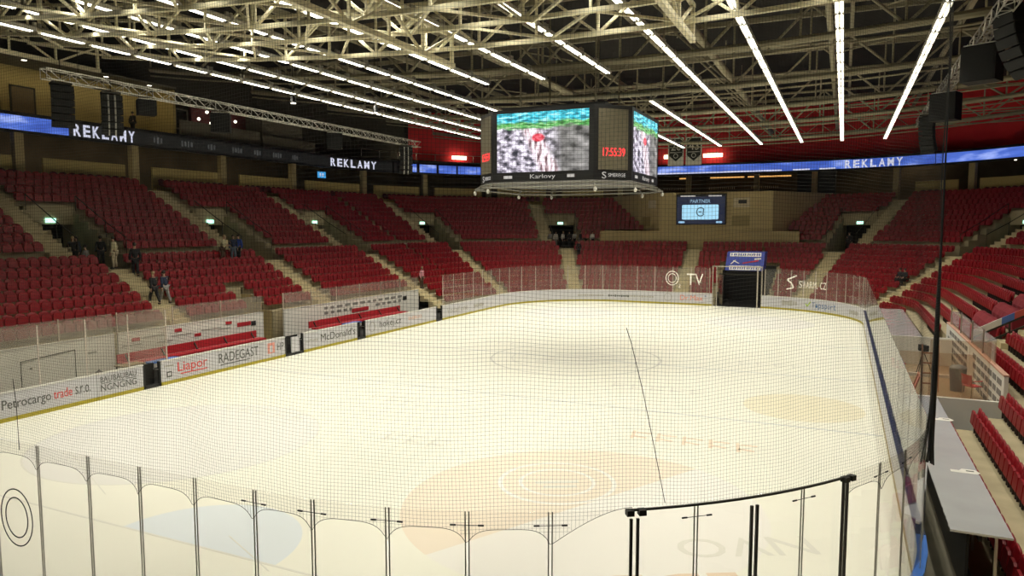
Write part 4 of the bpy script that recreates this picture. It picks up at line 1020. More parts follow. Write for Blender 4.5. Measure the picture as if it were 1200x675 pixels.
# ------------------------------------------------------------------ hung loudspeaker trusses
def box_truss(name, label, x, y0, y1, z, w=.42):
    t = thing(name, label, 'truss', (x, y0, z)); cs = [(-w/2, 0), (w/2, 0), (-w/2, w), (w/2, w)]
    for a, e_ in cs: MB().tube([(x+a, y0, z+e_), (x+a, y1, z+e_)], .028, 6).build('chord', ALU, t)
    n = int((y1-y0)/.62); st = (y1-y0)/n
    for nm, p, q in (('side_lacing', cs[0], cs[2]), ('side_lacing', cs[1], cs[3]), ('bottom_lacing', cs[0], cs[1]), ('top_lacing', cs[2], cs[3])):
        b = MB()
        for i in range(n):
            y = y0+st*i; a, e_ = (p, q) if i % 2 else (q, p); b.tube([(x+a[0], y, z+a[1]), (x+e_[0], y+st, z+e_[1])], .017, 5)
            if i % 2 == 0: b.tube([(x+p[0], y, z+p[1]), (x+q[0], y, z+q[1])], .017, 5)
        b.build(nm, ALU, t)
    b = MB(); 
    for i in range(5): y = y0+1.5+(y1-y0-3)*i/4; b.tube([(x, y, z+w), (x, y, 19.5)], .012, 5)
    b.build('hanging_chain', RAIL, t); return t
box_truss('loudspeaker_truss', 'long pale lattice truss hung in front of the suites', -30.3, 19.4, 48.3, 13.1)
box_truss('loudspeaker_truss', 'long pale lattice truss hung over the press desks', 4.6, 20.0, 59.0, 14.05)
SPK = mat('speaker_black', (.006, .006, .006), .85, vary=.2); GRL = mat('speaker_grille', (.008, .008, .008), .9, vary=.3, vscale=30); TRIM = mat('speaker_trim', (.30, .29, .26), .4, .3)
def line_array(label, x, y, z, face, n=8, s=1.0, curve=.07, trim=False):
    """boxes hang in a J curve; face = angle of the front in the horizontal plane"""
    t = thing('line_array', label, 'loudspeaker', (x, y, z)); f = Vector((math.cos(face), math.sin(face), 0)); r = Vector((-f.y, f.x, 0))
    p = Vector((x, y, z)); ang = -.06
    MB().box((x, y, z+.12*s), (.7*s, .9*s, .10*s), face).build('fly_frame', RAIL, t)
    MB().tube([(x, y, z+.15), (x, y, z+1.1)], .02, 6).build('chain', RAIL, t)
    for k in range(n):
        dwn = Vector((0, 0, -1))*math.cos(ang)-f*math.sin(ang); fo = f*math.cos(ang)+Vector((0, 0, -1))*math.sin(ang)
        q = p+dwn*.34*s; hw = .52*s
        pts = [p+r*hw+fo*.3*s, p-r*hw+fo*.3*s, p-r*hw*.75-fo*.35*s, p+r*hw*.75-fo*.35*s]; pts2 = [c_+dwn*.32*s for c_ in pts]
        cb = MB().hexa(pts2+pts).build('cabinet', SPK, t)
        MB().hexa([p+r*hw*.95+fo*.302*s+dwn*.29*s, p-r*hw*.95+fo*.302*s+dwn*.29*s, p-r*hw*.95+fo*.32*s+dwn*.29*s, p+r*hw*.95+fo*.32*s+dwn*.29*s]+[p+r*hw*.95+fo*.302*s+dwn*.03*s, p-r*hw*.95+fo*.302*s+dwn*.03*s, p-r*hw*.95+fo*.32*s+dwn*.03*s, p+r*hw*.95+fo*.32*s+dwn*.03*s]).build('grille', GRL, cb)
        if trim:
            for sg_ in (-.3, .3): MB().hexa([c_+r*hw*sg_ for c_ in (p+fo*.325*s+dwn*.32*s-r*.03, p+fo*.325*s+dwn*.32*s+r*.03, p+fo*.34*s+dwn*.32*s+r*.03, p+fo*.34*s+dwn*.32*s-r*.03, p+fo*.325*s-r*.03, p+fo*.325*s+r*.03, p+fo*.34*s+r*.03, p+fo*.34*s-r*.03)]).build('waveguide', TRIM, cb)
        p = q; ang += curve*(1+k*.35)*.5
    return t
def box_speaker(label, x, y, z, face, w=1.15, h=1.15, d=.9):
    t = thing('hanging_speaker', label, 'loudspeaker', (x, y, z)); f = Vector((math.cos(face), math.sin(face), 0))
    MB().box((x, y, z), (d, w, h), face).build('cabinet', SPK, t); c = Vector((x, y, z))+f*(d/2+.012); MB().box(c, (.02, w*.92, h*.92), face).build('grille', GRL, t)
    b = MB()
    for q in (-w/2+.1, w/2-.1): rr = Vector((-f.y, f.x, 0))*q; b.tube([Vector((x, y, z+h/2))+rr, Vector((x, y, z+h/2+.35))+rr], .02, 5)
    b.build('hanger', RAIL, t); MB().box((x, y, z+h/2+.03), (d*.9, w*.9, .05), face).build('fly_bar', ALU, t); return t
line_array('black curved line array at the near end of the suite side truss', -30.6, 20.3, 12.95, -.4, 6, .85)
line_array('black curved line array with a bright trimmed front on the suite side truss', -30.2, 22.3, 12.85, -.5, 6, .85, .09, True)
box_speaker('small tilted black loudspeaker next to the trimmed line array', -30.3, 24.2, 12.6, -.5, .8, .7, .6)
box_speaker('square black loudspeaker under the suite side truss, nearer one', -30.3, 28.7, 12.45, -.9, .95, 1.0, .7)
box_speaker('square black loudspeaker under the suite side truss, farther one', -30.3, 38.1, 12.5, -.9, 1.0, 1.0, .7)
line_array('black curved line array at the far end of the suite side truss', -30.2, 46.3, 12.9, -.8, 6, .95, .09, True)
line_array('large black curved line array at the top right corner of the picture', 4.9, 29.6, 15.2, PI+.4, 9, 1.05, .09)
box_speaker('tall black loudspeaker stack at the right picture edge', 5.9, 27.4, 14.2, PI+.8, 1.2, 3.2, 1.2)
box_speaker('square black loudspeaker under the press side truss, nearer one', 4.6, 33.2, 13.2, PI+1.1, 1.2, 1.35, .9)
box_speaker('square black loudspeaker under the press side truss, farther one', 4.6, 44.2, 13.2, PI+1.1, 1.25, 1.4, .9)
line_array('black curved line array at the far end of the press side truss', 4.6, 53.0, 13.9, PI+1.0, 8, .85, .09)
for k, (x, y, z) in enumerate(((-24.5, 34.5, 14.9), (-26.5, 30.0, 14.9), (-23.2, 46.5, 14.9))):
    t = thing('stage_light', f'small white-fronted spotlight hanging left of the scoreboard, {nth(k+1)} one', 'spotlight', (x, y, z-1.5), 0, 'small roof spotlights')
    MB().tube([(x, y, z-1.1), (x+.1, y-.1, z-1.5)], [.12, .16], 10).build('can', BLACK, t); MB().tube([(x+.1, y-.1, z-1.49), (x+.102, y-.102, z-1.51)], .14, 10).build('lens', SPOT, t); MB().tube([(x, y, z-1.1), (x, y, 18.5)], .02, 5).build('hanger', RAIL, t)

# ------------------------------------------------------------------ bench side fittings
BX = X0-3.5
def lead_wall(label, y0, y1, z0, z1, gl=True):
    t = thing('bench_wall', label, 'bench wall', (BX, (y0+y1)/2, z0), 0, 'white walls behind the benches')
    MB().box((BX, (y0+y1)/2, (z0+z1)/2), (.10, y1-y0, z1-z0)).build('panel', WHITE, t); MB().box((BX, (y0+y1)/2, z1+.02), (.14, y1-y0, .04)).build('cap', CAPW, t)
    return t
def wtext(t, s, y, z, h, m, w, x=BX+.055): return text(s, 'lettering', (x, y, z), (0, 1, 0), UPV, h, m, t, w)
t = lead_wall('white wall with small red and grey notices behind the nearer red bench', 22.3, 31.5, -.05, 2.0)
for y, z in ((23.2, 1.62), (25.6, 1.75), (26.8, 1.35), (28.9, 1.72)): MB().box((BX+.06, y, z), (.02, .42, .16)).build('red_label', RED, t)
b = MB()
for y, z, l in ((24.2, 1.66, 1.1), (25.8, 1.5, 1.2), (27.7, 1.55, 1.3), (23.0, 1.38, 1.0), (28.6, 1.45, .8), (24.8, 1.3, .9)): b.box((BX+.06, y, z), (.016, l, .05))
b.build('small_print', PALET, t)
MB().box((BX+.06, 30.0, 1.52), (.02, 1.0, .22)).build('red_panel', RED, t); MB().box((BX+.06, 30.72, 1.48), (.02, .34, .26)).build('black_panel', BLACK, t)
t = lead_wall('white wall crowded with small grey partner logos behind the farther red bench', 33.2, 48.3, -.05, 1.95)
b = MB(); random.seed(4)
for r_i in range(2):
    y = 36.9
    while y < 45.8:
        l = random.uniform(.3, .62)
        if not (39.6 < y < 41.8 and r_i == 0): b.box((BX+.06, y+l/2, 1.36+.32*r_i), (.016, l, .17))
        y += l+.28
b.build('partner_logos', mat('logo_grey', (.25, .24, .22), .6), t); MB().box((BX+.07, 40.7, 1.22), (.02, 1.9, .26)).build('red_shelf', RED, t); MB().box((BX+.06, 46.3, 1.5), (.02, .5, .3)).build('black_panel', BLACK, t)
t = lead_wall('plain white wall with a door outline at the left picture edge', 12.0, 22.1, -.05, 2.0)
b = MB()
for a, e_ in (((17.9, -.05), (17.9, 1.45)), ((20.2, -.05), (20.2, 1.6)), ((17.9, 1.45), (20.2, 1.6))): b.bar((BX+.06, *a), (BX+.06, *e_), .02, .035, (1, 0, 0))
b.build('door_outline', RAIL, t); MB().box((BX+.06, 18.3, 1.1), (.02, .08, .06)).build('door_latch', BLACK, t); MB().box((BX+.06, 21.0, 1.35), (.016, .4, .1)).build('small_label', PALET, t)
def bench(label, y0, y1, x, z):
    t = thing('team_bench', label, 'bench', (x, (y0+y1)/2, 0), 0, 'team benches')
    MB().box((x, (y0+y1)/2, z), (.55, y1-y0, .09)).build('seat_board', RED, t); MB().box((x-.48, (y0+y1)/2, z+.22), (.08, y1-y0, .40)).build('back_board', RED, t)
    for k in range(5):
        y = y0+.4+(y1-y0-.8)*k/4; MB().box((x, y, z/2-.04), (.4, .08, z-.06)).build('leg', RAIL, t); MB().bar((x-.2, y, z), (x-.48, y, z+.4), .05, .06).build('back_bracket', RAIL, t)
bench('long red team bench in front of the white wall, nearer one', 21.7, 30.2, X0-2.3, .75)
bench('long red team bench in front of the white wall, farther one', 34.6, 44.6, X0-2.3, .70)
for y in (21.9,):
    t = tag(MB().box((X0-.9, 22.6, .93), (.5, 1.6, .06)).build('blue_shelf', BLUE), 'narrow blue shelf at the end of the nearer red bench', 'shelf')
for k, (a, e_) in enumerate(((35.4, 36.9),)):
    tag(MB().box((X0-.9, 36.4, .93), (.5, 1.4, .06)).build('blue_shelf', BLUE), 'narrow blue shelf at the farther bench gate', 'shelf')
fl_ = MB().box((X0-1.8, 30, .0), (3.4, 60, .16)); struct('floor_bench', fl_, RUBB)
w = MB(); band(w, [uL(6), uL(55.9)], 3.6, -.05, 3.6, 1.3); w.f = [f[::-1] for f in w.f]
gsets = [(12.0, 22.1), (22.3, 31.5), (33.2, 48.3)]
gi = 0
for a, e_ in gsets:
    n = max(2, int((e_-a)/2.4)); st = (e_-a)/n
    for k in range(n):
        gi += 1; q = MB().box((BX-.02, a+st*(k+.5), 2.52), (.012, st-.05, .92)); gg = thing('glass_guard', f'smeared glass guard standing on the white bench wall, {nth(gi)} from the left', 'glass guard', (BX, a+st*k, 2.0), 0, 'bench wall glass guards'); q.build('pane', GLASSB, gg)
        MB().bar((BX-.02, a+st*k, 1.98), (BX-.02, a+st*k, 3.0), .05, .05).build('post', mat('post_pale2', (.58, .48, .38), .4, .2), gg)
for k in range(6):
    y = 11.0+1.85*k
    q = MB().box((X0-.05, y+.9, 2.2), (.012, 1.8, 2.2)); gg = thing('rink_glass', f'tall rink glass of the penalty box at the left picture edge, {nth(6-k)} from the bench', 'rink glass', (X0-.05, y, 1.1), 0, 'penalty box glass panes'); q.build('pane', GLASSF, gg)
    MB().box((X0-.05, y+1.85, 2.2), (.03, .05, 2.25)).build('post', MATS['post_pale'], gg)
q = MB().box((X0-1.75, 22.15, 1.6), (3.3, .012, 3.2)); tag(q.build('rink_glass', GLASS), 'cross glass sheet closing the penalty box beside the red bench', 'glass pane')
for k, (y, h_) in enumerate(((19.0, .5), (19.5, .65))):
    t = thing('equipment_bag', ('low' if k == 0 else 'tall')+' dark bag on the penalty box floor', 'bag', (X0-.9, y, .08)); MB().ball((X0-.9, y, .08+h_*.75), h_*.75, 10, (.5, .5, 1.)).build('body', mat('bag_dark', (.09, .09, .085), .8, vary=.2), t); MB().tube([(X0-.9, y-.15, h_*1.4), (X0-.9, y, h_*1.62), (X0-.9, y+.15, h_*1.4)], .02, 6).build('handle', RAIL, t)
t = thing('table', 'small wooden table standing in the penalty box', 'table', (X0-1.0, 21.0, .08)); MB().box((X0-1.0, 21.0, 1.0), (.6, 1.1, .05)).build('top', mat('wood_pale', (.30, .22, .12), .6), t)
for y in (20.55, 21.45):
    for x in (-.25, .25): MB().box((X0-1.0+x, y, .53), (.05, .05, .9)).build('leg', RAIL, t)

# ------------------------------------------------------------------ press desk side fittings
STEELM = mat('brushed_steel', (.93, .93, .94), .15, .5, vary=.06, vscale=.9, bump=.25)
def desk(label, y0, y1, x0, x1, z, white_shapes=False):
    t = thing('press_desk', label, 'desk', ((x0+x1)/2, (y0+y1)/2, 0), 0, 'press desks')
    MB().box(((x0+x1)/2, (y0+y1)/2, z), (x1-x0, y1-y0, .04)).build('top', STEELM, t); MB().box((x0+.3, (y0+y1)/2, z/2), (.05, y1-y0-.1, z-.05)).build('shade_sheet', BLACK, t)  # added black sheet stands for the shade under the desk top
    n = max(3, int((y1-y0)/2.4))
    for k in range(n+1):
        y = y0+.08+(y1-y0-.16)*k/n; MB().box(((x0+x1)/2+.25, y, z/2), (.05, .05, z-.04)).build('leg', ALU, t)
    MB().box(((x0+x1)/2, (y0+y1)/2, z-.12), (.06, y1-y0-.2, .10)).build('under_rail', RAIL, t)
    return t
desk('long shiny steel press desk in the right foreground', 15.3, 27.3, 2.02, 3.02, 1.3)
for k, (px, py) in enumerate(((1131, 552), (1104, 491))):  # thin white shapes with a small grey mark set on the desk top
    q = at(px, py, 'Z', 1.324); t = thing('white_shape', 'white shape with grey mark on the steel desk, '+('nearer one' if k == 0 else 'farther one by the net post'), 'sheet', q)
    pp_ = MB().prism([(q.x-.30, q.y-.16, 1.321), (q.x+.22, q.y-.16, 1.321), (q.x+.30, q.y-.05, 1.321), (q.x+.22, q.y+.16, 1.321), (q.x-.05, q.y+.16, 1.321), (q.x-.12, q.y+.02, 1.321), (q.x-.30, q.y+.02, 1.321)], (0, 0, .003)).build('white_face', WHITE, t)
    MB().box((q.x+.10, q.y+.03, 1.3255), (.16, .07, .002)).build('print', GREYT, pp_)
desk('steel press desk seen dimly through the far rink glass', 39.8, 56.0, 2.3, 3.9, 1.25)
w = MB().box((3.35, 27.6, .62), (3.3, .14, 1.3)); struct('wall_booth_near', w, WHITE)
t = thing('booth_wall', 'long white wall with rows of grey logo boxes beside the photographers booth', 'booth wall', (5.0, 34, 1.2)); 
MB().box((5.0, 31.2, 1.05), (.12, 7.0, 2.1)).build('panel', WHITE, t); MB().box((5.0, 38.5, 1.05), (.12, 7.4, 2.05)).build('panel', WHITE, t); MB().box((5.0, 34.9, 2.12), (.16, 14.4, .06)).build('cap', mat('cap_salmon', (.62, .36, .26), .6), t)
b = MB(); random.seed(9)
for a, e_ in ((27.9, 34.4), (35.2, 41.8)):
    for r_i in range(4):
        y = a+.2
        while y < e_-.8:
            l = random.uniform(.45, .8); b.box((4.93, y+l/2, .72+.36*r_i), (.012, l, .2)); y += l+.22
b.build('logo_boxes', mat('logo_mid', (.20, .19, .18), .6), t)
for k, (y, x0, x1, z) in enumerate(((34.7, 1.7, 4.9, .56), (39.6, 1.7, 4.9, 1.45))):
    w = MB().box(((x0+x1)/2, y, .2+z/2), (x1-x0, .12, z)); struct('wall_booth', w, WHITE)
for k, (y, z0, z1, lbl) in enumerate(((30.9, 2.1, 3.0, 'first from the steel desk'), (33.5, 2.1, 3.0, 'second from the steel desk'), (36.6, 2.05, 3.0, 'third from the steel desk'), (39.8, 2.05, 3.0, 'fourth from the steel desk'))):
    q = MB().box((5.0, y, (z0+z1)/2+.05), (.012, 2.5, z1-z0)); gg = thing('glass_guard', f'glass guard on top of the white booth wall, {lbl}', 'glass guard', (5.0, y, z0), 0, 'booth wall glass guards'); q.build('pane', GLASSR, gg)
    MB().box((5.0, y+1.3, 2.6), (.06, .06, 1.0)).build('post', ALU, gg)
for k, (x, y, w_, h_, ang) in enumerate(((3.0, 27.7, 2.2, 1.5, 0), (4.0, 30.2, 1.9, 2.2, 0),)):
    q = MB().box((x, y, 1.25+h_/2 if k == 0 else .65+h_/2), (w_, .012, h_)); tag(q.build('glass_screen', GLASSR), f'upright glass partition of the photographers booth, {nth(k+1)} behind the steel desk', 'glass partition', 'booth glass partitions')
def chair(label, x, y, rz, z=0):
    t = thing('folding_chair', label, 'chair', (x, y, z), rz)
    def bl(mb, nm, m): mb.build(nm, m, t, world=False)
    CH_ = mat('chair_red', (.62, .03, .05), .4, vary=.05)
    bl(MB().box((0, 0, .45), (.46, .44, .035)), 'seat', CH_); b = MB()
    for k in range(5):
        x0 = -.23+.092*k; b.prism([(x0, .20+.02*math.cos(k), .50), (x0+.092, .20+.02*math.cos(k+1), .50), (x0+.092, .27+.03*abs(k-1.5)*-.3, .88), (x0, .27+.03*abs(k-2.5)*-.3, .88)], (0, .03, 0))
    bl(b, 'backrest', CH_)
    for sx in (-1, 1):
        bl(MB().tube([(sx*.2, -.2, 0), (sx*.2, -.18, .44)], .014, 6), 'leg', ALU); bl(MB().tube([(sx*.2, .22, 0), (sx*.2, .2, .44), (sx*.2, .27, .85)], .014, 6), 'leg', ALU)
        bl(MB().box((sx*.25, 0, .66), (.04, .40, .03)), 'armrest', CH_)
struct('floor_booth', MB().box((3.3, 31.1, .32), (3.2, 6.8, .66)), mat('booth_floor', (.36, .28, .18), .8, vary=.15))
struct('floor_far_booth', MB().box((3.3, 37.15, .15), (3.2, 4.7, .34)), MATS['booth_floor'])
cp = at(1139, 452, 'Z', 1.1); chair('red armchair standing in the booth behind the steel desk', cp.x, cp.y, 2.2, .65)
cp = at(1053, 428, 'Z', .85); chair('red armchair seen through the rink glass in the far booth', cp.x, cp.y, 1.9, .32)
t = thing('waste_bin', 'grey waste bin beside the red chair in the booth', 'bin', (4.2, 32.0, .65)); MB().tube([(4.2, 32.0, .65), (4.2, 32.0, 1.55)], [.24, .30], 14).build('body', mat('bin_grey', (.16, .20, .23), .5, vary=.1), t); MB().ball((4.2, 32.0, 1.55), .31, 12, (1, 1, .4)).build('lid', mat('bin_lid', (.22, .26, .30), .4), t)
t = thing('ladder', 'reddish wooden step rack leaning in the booth behind the glass', 'rack', (3.2, 31.6, .65))
for x in (2.95, 3.5): MB().bar((x, 31.4, .65), (x, 31.9, 2.4), .05, .06).build('stile', mat('rack_wood', (.42, .20, .12), .6, vary=.1), t)
for k in range(4): MB().bar((2.95, 31.5+.1*k, .95+.38*k), (3.5, 31.5+.1*k, .95+.38*k), .05, .06).build('rung', MATS['rack_wood'], t)
t = thing('leaning_board', 'salmon board leaning at the end of the steel desk', 'board', (2.35, 28.1, .65)); MB().bar((2.2, 28.3, .65), (2.55, 28.1, 1.9), .5, .04, (1, 0, 0)).build('panel', mat('salmon_board', (.70, .28, .22), .6), t); MB().bar((2.19, 28.33, .65), (2.54, 28.13, 1.9), .06, .06).build('batten', MATS['rack_wood'], t)
t = thing('camera_tripod', 'dark broadcast camera on a tripod in the far booth', 'camera', (3.4, 36.2, .32)); MB().box((3.4, 36.2, 1.62), (.22, .5, .26), .4).build('camera_body', BLACK, t); MB().tube([(3.32, 35.9, 1.64), (3.22, 35.65, 1.64)], [.08, .09], 10).build('lens', BLACK, t)
for a in range(3): MB().tube([(3.4, 36.2, 1.48), (3.4+.45*math.cos(a*2.09), 36.2+.45*math.sin(a*2.09), .32)], .02, 6).build('leg', RAIL, t)
# cloth covered rows
CLOTH = mat('cover_cloth', (.22, .012, .022), .85, vary=.1, vscale=2, bump=.3)
k = 0
for i in (3, 4, 5, 6, 7):
    y0, y1 = 37.5, 42.7-(i-3)*.15; x = X1+LD(i); z = LZ(i); b = MB(); n = 16; pr = [(-.34, .12), (-.36, .45), (-.24, .70), (-.02, .93), (.14, .93), (.22, .75), (.24, .15)]
    for q in range(n+1):
        y = y0+(y1-y0)*q/n; e_ = .02*math.sin(q*2.1); 
        for dx, dz in pr: b.v.append((x+dx+e_*(dz < .6), y, z+dz+(.015*math.sin(q*1.4) if dz > .8 else 0)))
    m_ = len(pr)
    for q in range(n):
        for r_i in range(m_): a = q*m_+r_i; e2 = q*m_+(r_i+1) % m_; b.f.append((a, a+m_, e2+m_, e2))
    b.f.append(tuple(range(m_))); b.f.append(tuple(reversed(range(n*m_, (n+1)*m_)))); k += 1
    tag(b.build('seat_cover', CLOTH), f'dark red cloth covering a row of seats on the press side, {nth(k)} row up', 'seat cover', 'cloth covered seat rows')
# led barrier on the stair rail
lbz = lambda X: .01+.575*(X-3.2)+.98
t = thing('banner_rail', 'sloping stair rail with a white blue and red advertising strip at the right edge', 'railing', (6, 36.6, lbz(6)-1))
for a, e_, m, nm in ((5.3, 6.3, WHITE, 'white_strip'), (6.3, 6.75, mat('strip_blue', (.10, .20, .55), .4), 'blue_strip'), (6.75, 9.6, mat('strip_red', (.62, .12, .10), .4), 'red_strip')):
    MB().hexa([(a, 36.55, lbz(a)), (e_, 36.55, lbz(e_)), (e_, 36.62, lbz(e_)), (a, 36.62, lbz(a)), (a, 36.55, lbz(a)+.30), (e_, 36.55, lbz(e_)+.30), (e_, 36.62, lbz(e_)+.30), (a, 36.62, lbz(a)+.30)]).build(nm, m, t)
MB().bar((5.3, 36.6, lbz(5.3)-.04), (9.6, 36.6, lbz(9.6)-.04), .10, .08).build('top_beam', RAIL, t); MB().bar((5.3, 36.6, lbz(5.3)-.5), (9.6, 36.6, lbz(9.6)-.5), .08, .08).build('lower_beam', RAIL, t)
for X in (5.35, 6.6, 7.9, 9.2): MB().bar((X, 36.6, lbz(X)-1.1), (X, 36.6, lbz(X)+.1), .06, .06).build('post', RAIL, t)
# tunnel portal and canopy
t = thing('tunnel_portal', 'pale metal door frame of the dark tunnel in the far boards', 'portal', (-8.25, Y1, 0))
PF = mat('portal_grey', (.55, .50, .40), .4, .4)
for x in (-10.28, -9.95, -6.55, -6.2): MB().box((x, Y1+.02, 1.75), (.09, .12, 3.5)).build('jamb', PF, t)
MB().box((-8.24, Y1+.02, 3.5), (4.2, .12, .09)).build('lintel', PF, t)
MB().box((-9.75, Y1+.9, 1.4), (.06, 1.8, 2.6), .35).build('door_leaf', GLASSF, t)
q = MB(); q.box((-8.2, Y1+1.2, 2.75), (3.5, .1, .1)); q.build('header', RAIL, t)
cn = thing('tunnel_canopy', 'blue printed canopy with white lettering strips above the dark tunnel', 'canopy', (-7.8, Y1+1.0, 3.3))
CB = mat('canopy_blue', (.03, .05, .30), .6, vary=.1)
MB().hexa([(-9.35, Y1+.5, 3.15), (-6.2, Y1+.5, 3.15), (-6.2, Y1+3.2, 3.3), (-9.35, Y1+3.2, 3.3), (-9.25, Y1+1.1, 4.75), (-6.1, Y1+1.1, 4.75), (-6.1, Y1+3.2, 4.75), (-9.25, Y1+3.2, 4.75)]).build('body', CB, cn)
def cz(z): return Y1+.5+.6*(z-3.15)/1.6-.02
for z, h_, s in ((4.36, .32, 'ZAPADNI CECHY'), (3.2, .36, 'MILOVE TISICE')):
    MB().hexa([(-9.0, cz(z), z), (-6.4, cz(z), z), (-6.4, cz(z)+.015, z), (-9.0, cz(z)+.015, z), (-9.0, cz(z+h_), z+h_), (-6.4, cz(z+h_), z+h_), (-6.4, cz(z+h_)+.015, z+h_), (-9.0, cz(z+h_)+.015, z+h_)]).build('white_strip', WHITE, cn)
    MB_ = MB()
    for k in range(13): MB_.bar((-8.85+.19*k, cz(z+.08)-.012, z+.08), (-8.85+.19*k+.05*(k % 2), cz(z+h_-.08)-.012, z+h_-.08), .01, .10, (1, 0, 0))
    MB_.build('print', CB, cn)
b = MB(); b.bar((-7.9, cz(3.8)-.015, 3.78), (-6.6, cz(4.0)-.015, 4.02), .10, .01, (0, 1, 0)); b.build('red_stroke', RED, cn)
b = MB(); b.bar((-8.9, cz(3.7)-.015, 3.7), (-8.5, cz(4.0)-.015, 4.05), .08, .01, (0, 1, 0)).bar((-8.7, cz(3.9)-.03, 4.0), (-8.2, cz(3.9)-.03, 3.75), .08, .01, (0, 1, 0)).bar((-6.95, cz(4.1)-.015, 4.15), (-6.4, cz(4.1)-.015, 4.2), .14, .01, (0, 1, 0)); b.build('white_figure', WHITE, cn)
# row-end rail over the upper stand front
for k, (a, e_, wd) in enumerate(((AIS[1]+2.0, AIS[2]-3.3, 'bench side stand, between the first two entrances'), (AIS[2]+2.0, AIS[3]-3.3, 'bench side stand, between the next two entrances'), (AIS[3]+2.0, AIS[4]-2.0, 'far corner by the benches'), (AIS[4]+1.4, AIS[5]-2.2, 'far corner left of the crowd'), (AIS[7]+2.6, AIS[8]-1.4, 'corner right of the wall screen'))):
    t = tag(sweep(lambda u: path(u, 10.32), samples(a, e_), [(0, 5.30), (.07, 5.30), (.07, 5.44), (0, 5.44)]).build('stand_kerb', mat('kerb_pale', (.58, .46, .36), .7, vary=.1)), f'pale kerb along the foot of the upper seats, {wd}', 'kerb', 'upper stand kerbs')

# ------------------------------------------------------------------ people
SKIN = mat('skin', (.50, .30, .21), .6)
def skin_mesh(name, J, E_, root, sub=1):
    me = bpy.data.meshes.new(name); names = list(J); me.from_pydata([J[n][:3] for n in names], [(names.index(a), names.index(b_)) for a, b_ in E_], [])
    o = bpy.data.objects.new(name, me); C.objects.link(o); md = o.modifiers.new('s', 'SKIN'); md.use_smooth_shade = True
    if not me.skin_vertices: me.skin_vertices.new()
    for i, n in enumerate(names):
        sv = me.skin_vertices[0].data[i]; r = J[n][3]; sv.radius = (r, J[n][4] if len(J[n]) > 4 else r); sv.use_root = (n == root)
    s2 = o.modifiers.new('d', 'SUBSURF'); s2.levels = sub; s2.render_levels = sub
    out = bpy.data.meshes.new_from_object(o.evaluated_get(bpy.context.evaluated_depsgraph_get())); out.name = name
    bpy.data.objects.remove(o); bpy.data.meshes.remove(me)
    for p in out.polygons: p.use_smooth = True
    return out
FIG = {}
